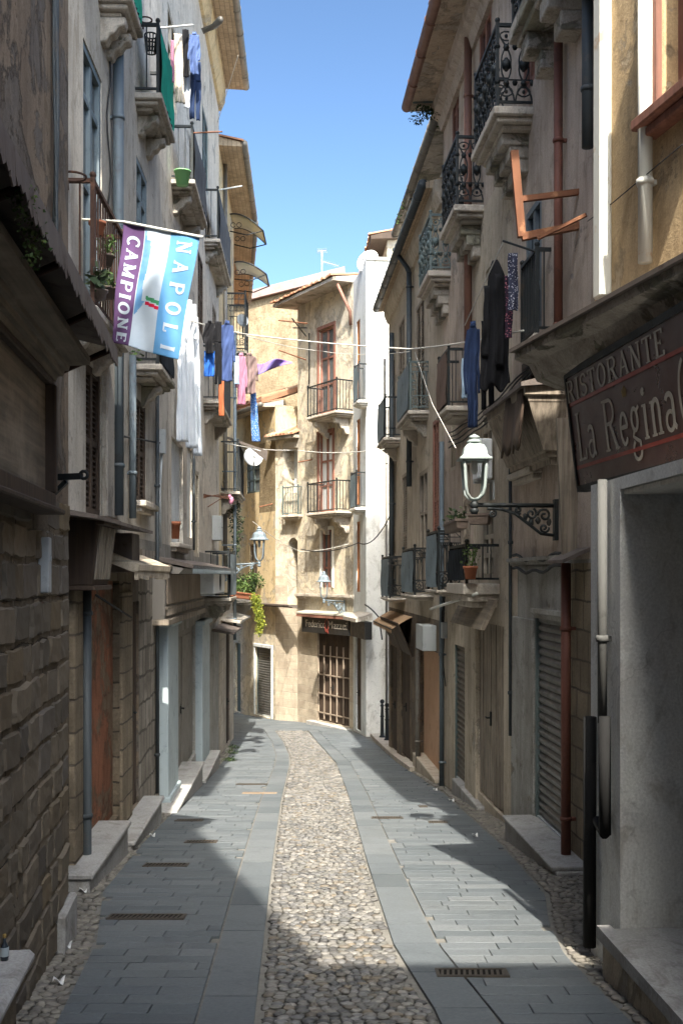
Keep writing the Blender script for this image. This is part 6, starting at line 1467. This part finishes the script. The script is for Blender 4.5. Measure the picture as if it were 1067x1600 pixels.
def grate(x0, x1, y, label, mat='grate'):
    (xa, ya), (xb, yb) = onground(x0,y), onground(x1,y); L = xb-xa; dp = .17; z = gz(ya)
    t = T('drain_grate', label, 'drain grate', WORLD, (xa,ya,z), 'drain grates in the paving')
    fz = lambda v: gz(v)+.010
    q = MB()
    def bb(x_0,x_1,y_0,y_1): q.hexa([(x_0,y_0,fz(y_0)-.02),(x_1,y_0,fz(y_0)-.02),(x_1,y_1,fz(y_1)-.02),(x_0,y_1,fz(y_1)-.02),(x_0,y_0,fz(y_0)),(x_1,y_0,fz(y_0)),(x_1,y_1,fz(y_1)),(x_0,y_1,fz(y_1))])
    bb(xa,xb,ya,ya+.022); bb(xa,xb,ya+dp-.022,ya+dp); bb(xa,xa+.02,ya+.022,ya+dp-.022); bb(xb-.02,xb,ya+.022,ya+dp-.022); q.build('frame', M[mat], t)
    q = MB(); k = max(8,int(L/.032))
    for i in range(1,k): s_ = xa+L*i/k; q.hexa([(s_-.009,ya+.022,fz(ya)-.02),(s_+.007,ya+.022,fz(ya)-.02),(s_+.02,ya+dp-.022,fz(ya+dp)-.02),(s_+.004,ya+dp-.022,fz(ya+dp)-.02),(s_-.009,ya+.022,fz(ya)-.002),(s_+.007,ya+.022,fz(ya)-.002),(s_+.02,ya+dp-.022,fz(ya+dp)-.002),(s_+.004,ya+dp-.022,fz(ya+dp)-.002)])
    q.build('bars', M[mat], t)
    q = MB(); q.add([(xa,ya,gz(ya)+.004),(xb,ya,gz(ya)+.004),(xb,ya+dp,gz(ya+dp)+.004),(xa,ya+dp,gz(ya+dp)+.004)],[(0,1,2,3)]); q.build('sump', M['dark'], t)
M['grate_sand'] = paint('sand_coloured_grate', (.30,.22,.15), .6, .2, wa=.2)
for x0,x1,y,lab,mt_ in ((165,287,1438,'nearest large drain grate on the left paving','grate'),(222,292,1355,'second drain grate from the front on the left','grate'),(287,338,1318,'small drain grate in the left building shadow','grate'),(272,316,1284,'fourth drain grate on the left near the shadow edge','grate'),(368,418,1227,'sunlit drain grate at the far left','grate'),(378,432,1241,'sand coloured drain grate beside the cobble border','grate_sand'),
    (683,797,1528,'nearest large drain grate on the right paving','grate'),(580,630,1280,'drain grate in the sun right of the cobbles','grate'),(670,700,1287,'drain grate at the edge of the right shadow','grate'),(655,668,1262,'smallest drain grate by the right wall','grate')):
    grate(x0,x1,y,lab,mt_)
M['paper'] = paint('litter_paper', (.7,.7,.68), .8, wa=.1)
for (px,py,s_,lab) in ((130,1395,.03,'white paper scrap in the left gutter'),(92,1538,.03,'largest paper scrap in the left gutter'),(105,1482,.025,'crumpled litter beside the left wall'),(238,1308,.03,'paper scrap by the second doorstep'),(705,1253,.04,'crumpled paper near the red roller shutter'),(680,1236,.03,'paper scrap by the blue grey pipe'),(330,1193,.05,'white litter on the far left doorstep edge'),(742,1308,.03,'bottle cap sized scrap in the right shadow')):
    x, y = onground(px,py); q = MB(); q.grid(lambda a,b_: (x+s_*(a-.5)*2, y+s_*(b_-.5)*1.6, gz(y)+.02+.02*math.sin(a*5+b_*3)), 4, 4); one(q,'litter',lab,'litter',M['paper'],WORLD,(x,y,gz(y)),'scraps of litter',solid=.003)
q = MB()
for (px,py) in ((362,1178),(358,1190),(366,1170),(590,1150),(612,1158)):
    x,y = onground(px,py); q.leaves((x,y,gz(y)+.04),.16,.12,.05,120,.035)
one(q,'grass_tufts','green weeds growing at the foot of the walls by the bend','weeds',M['leaf'],kind='stuff')
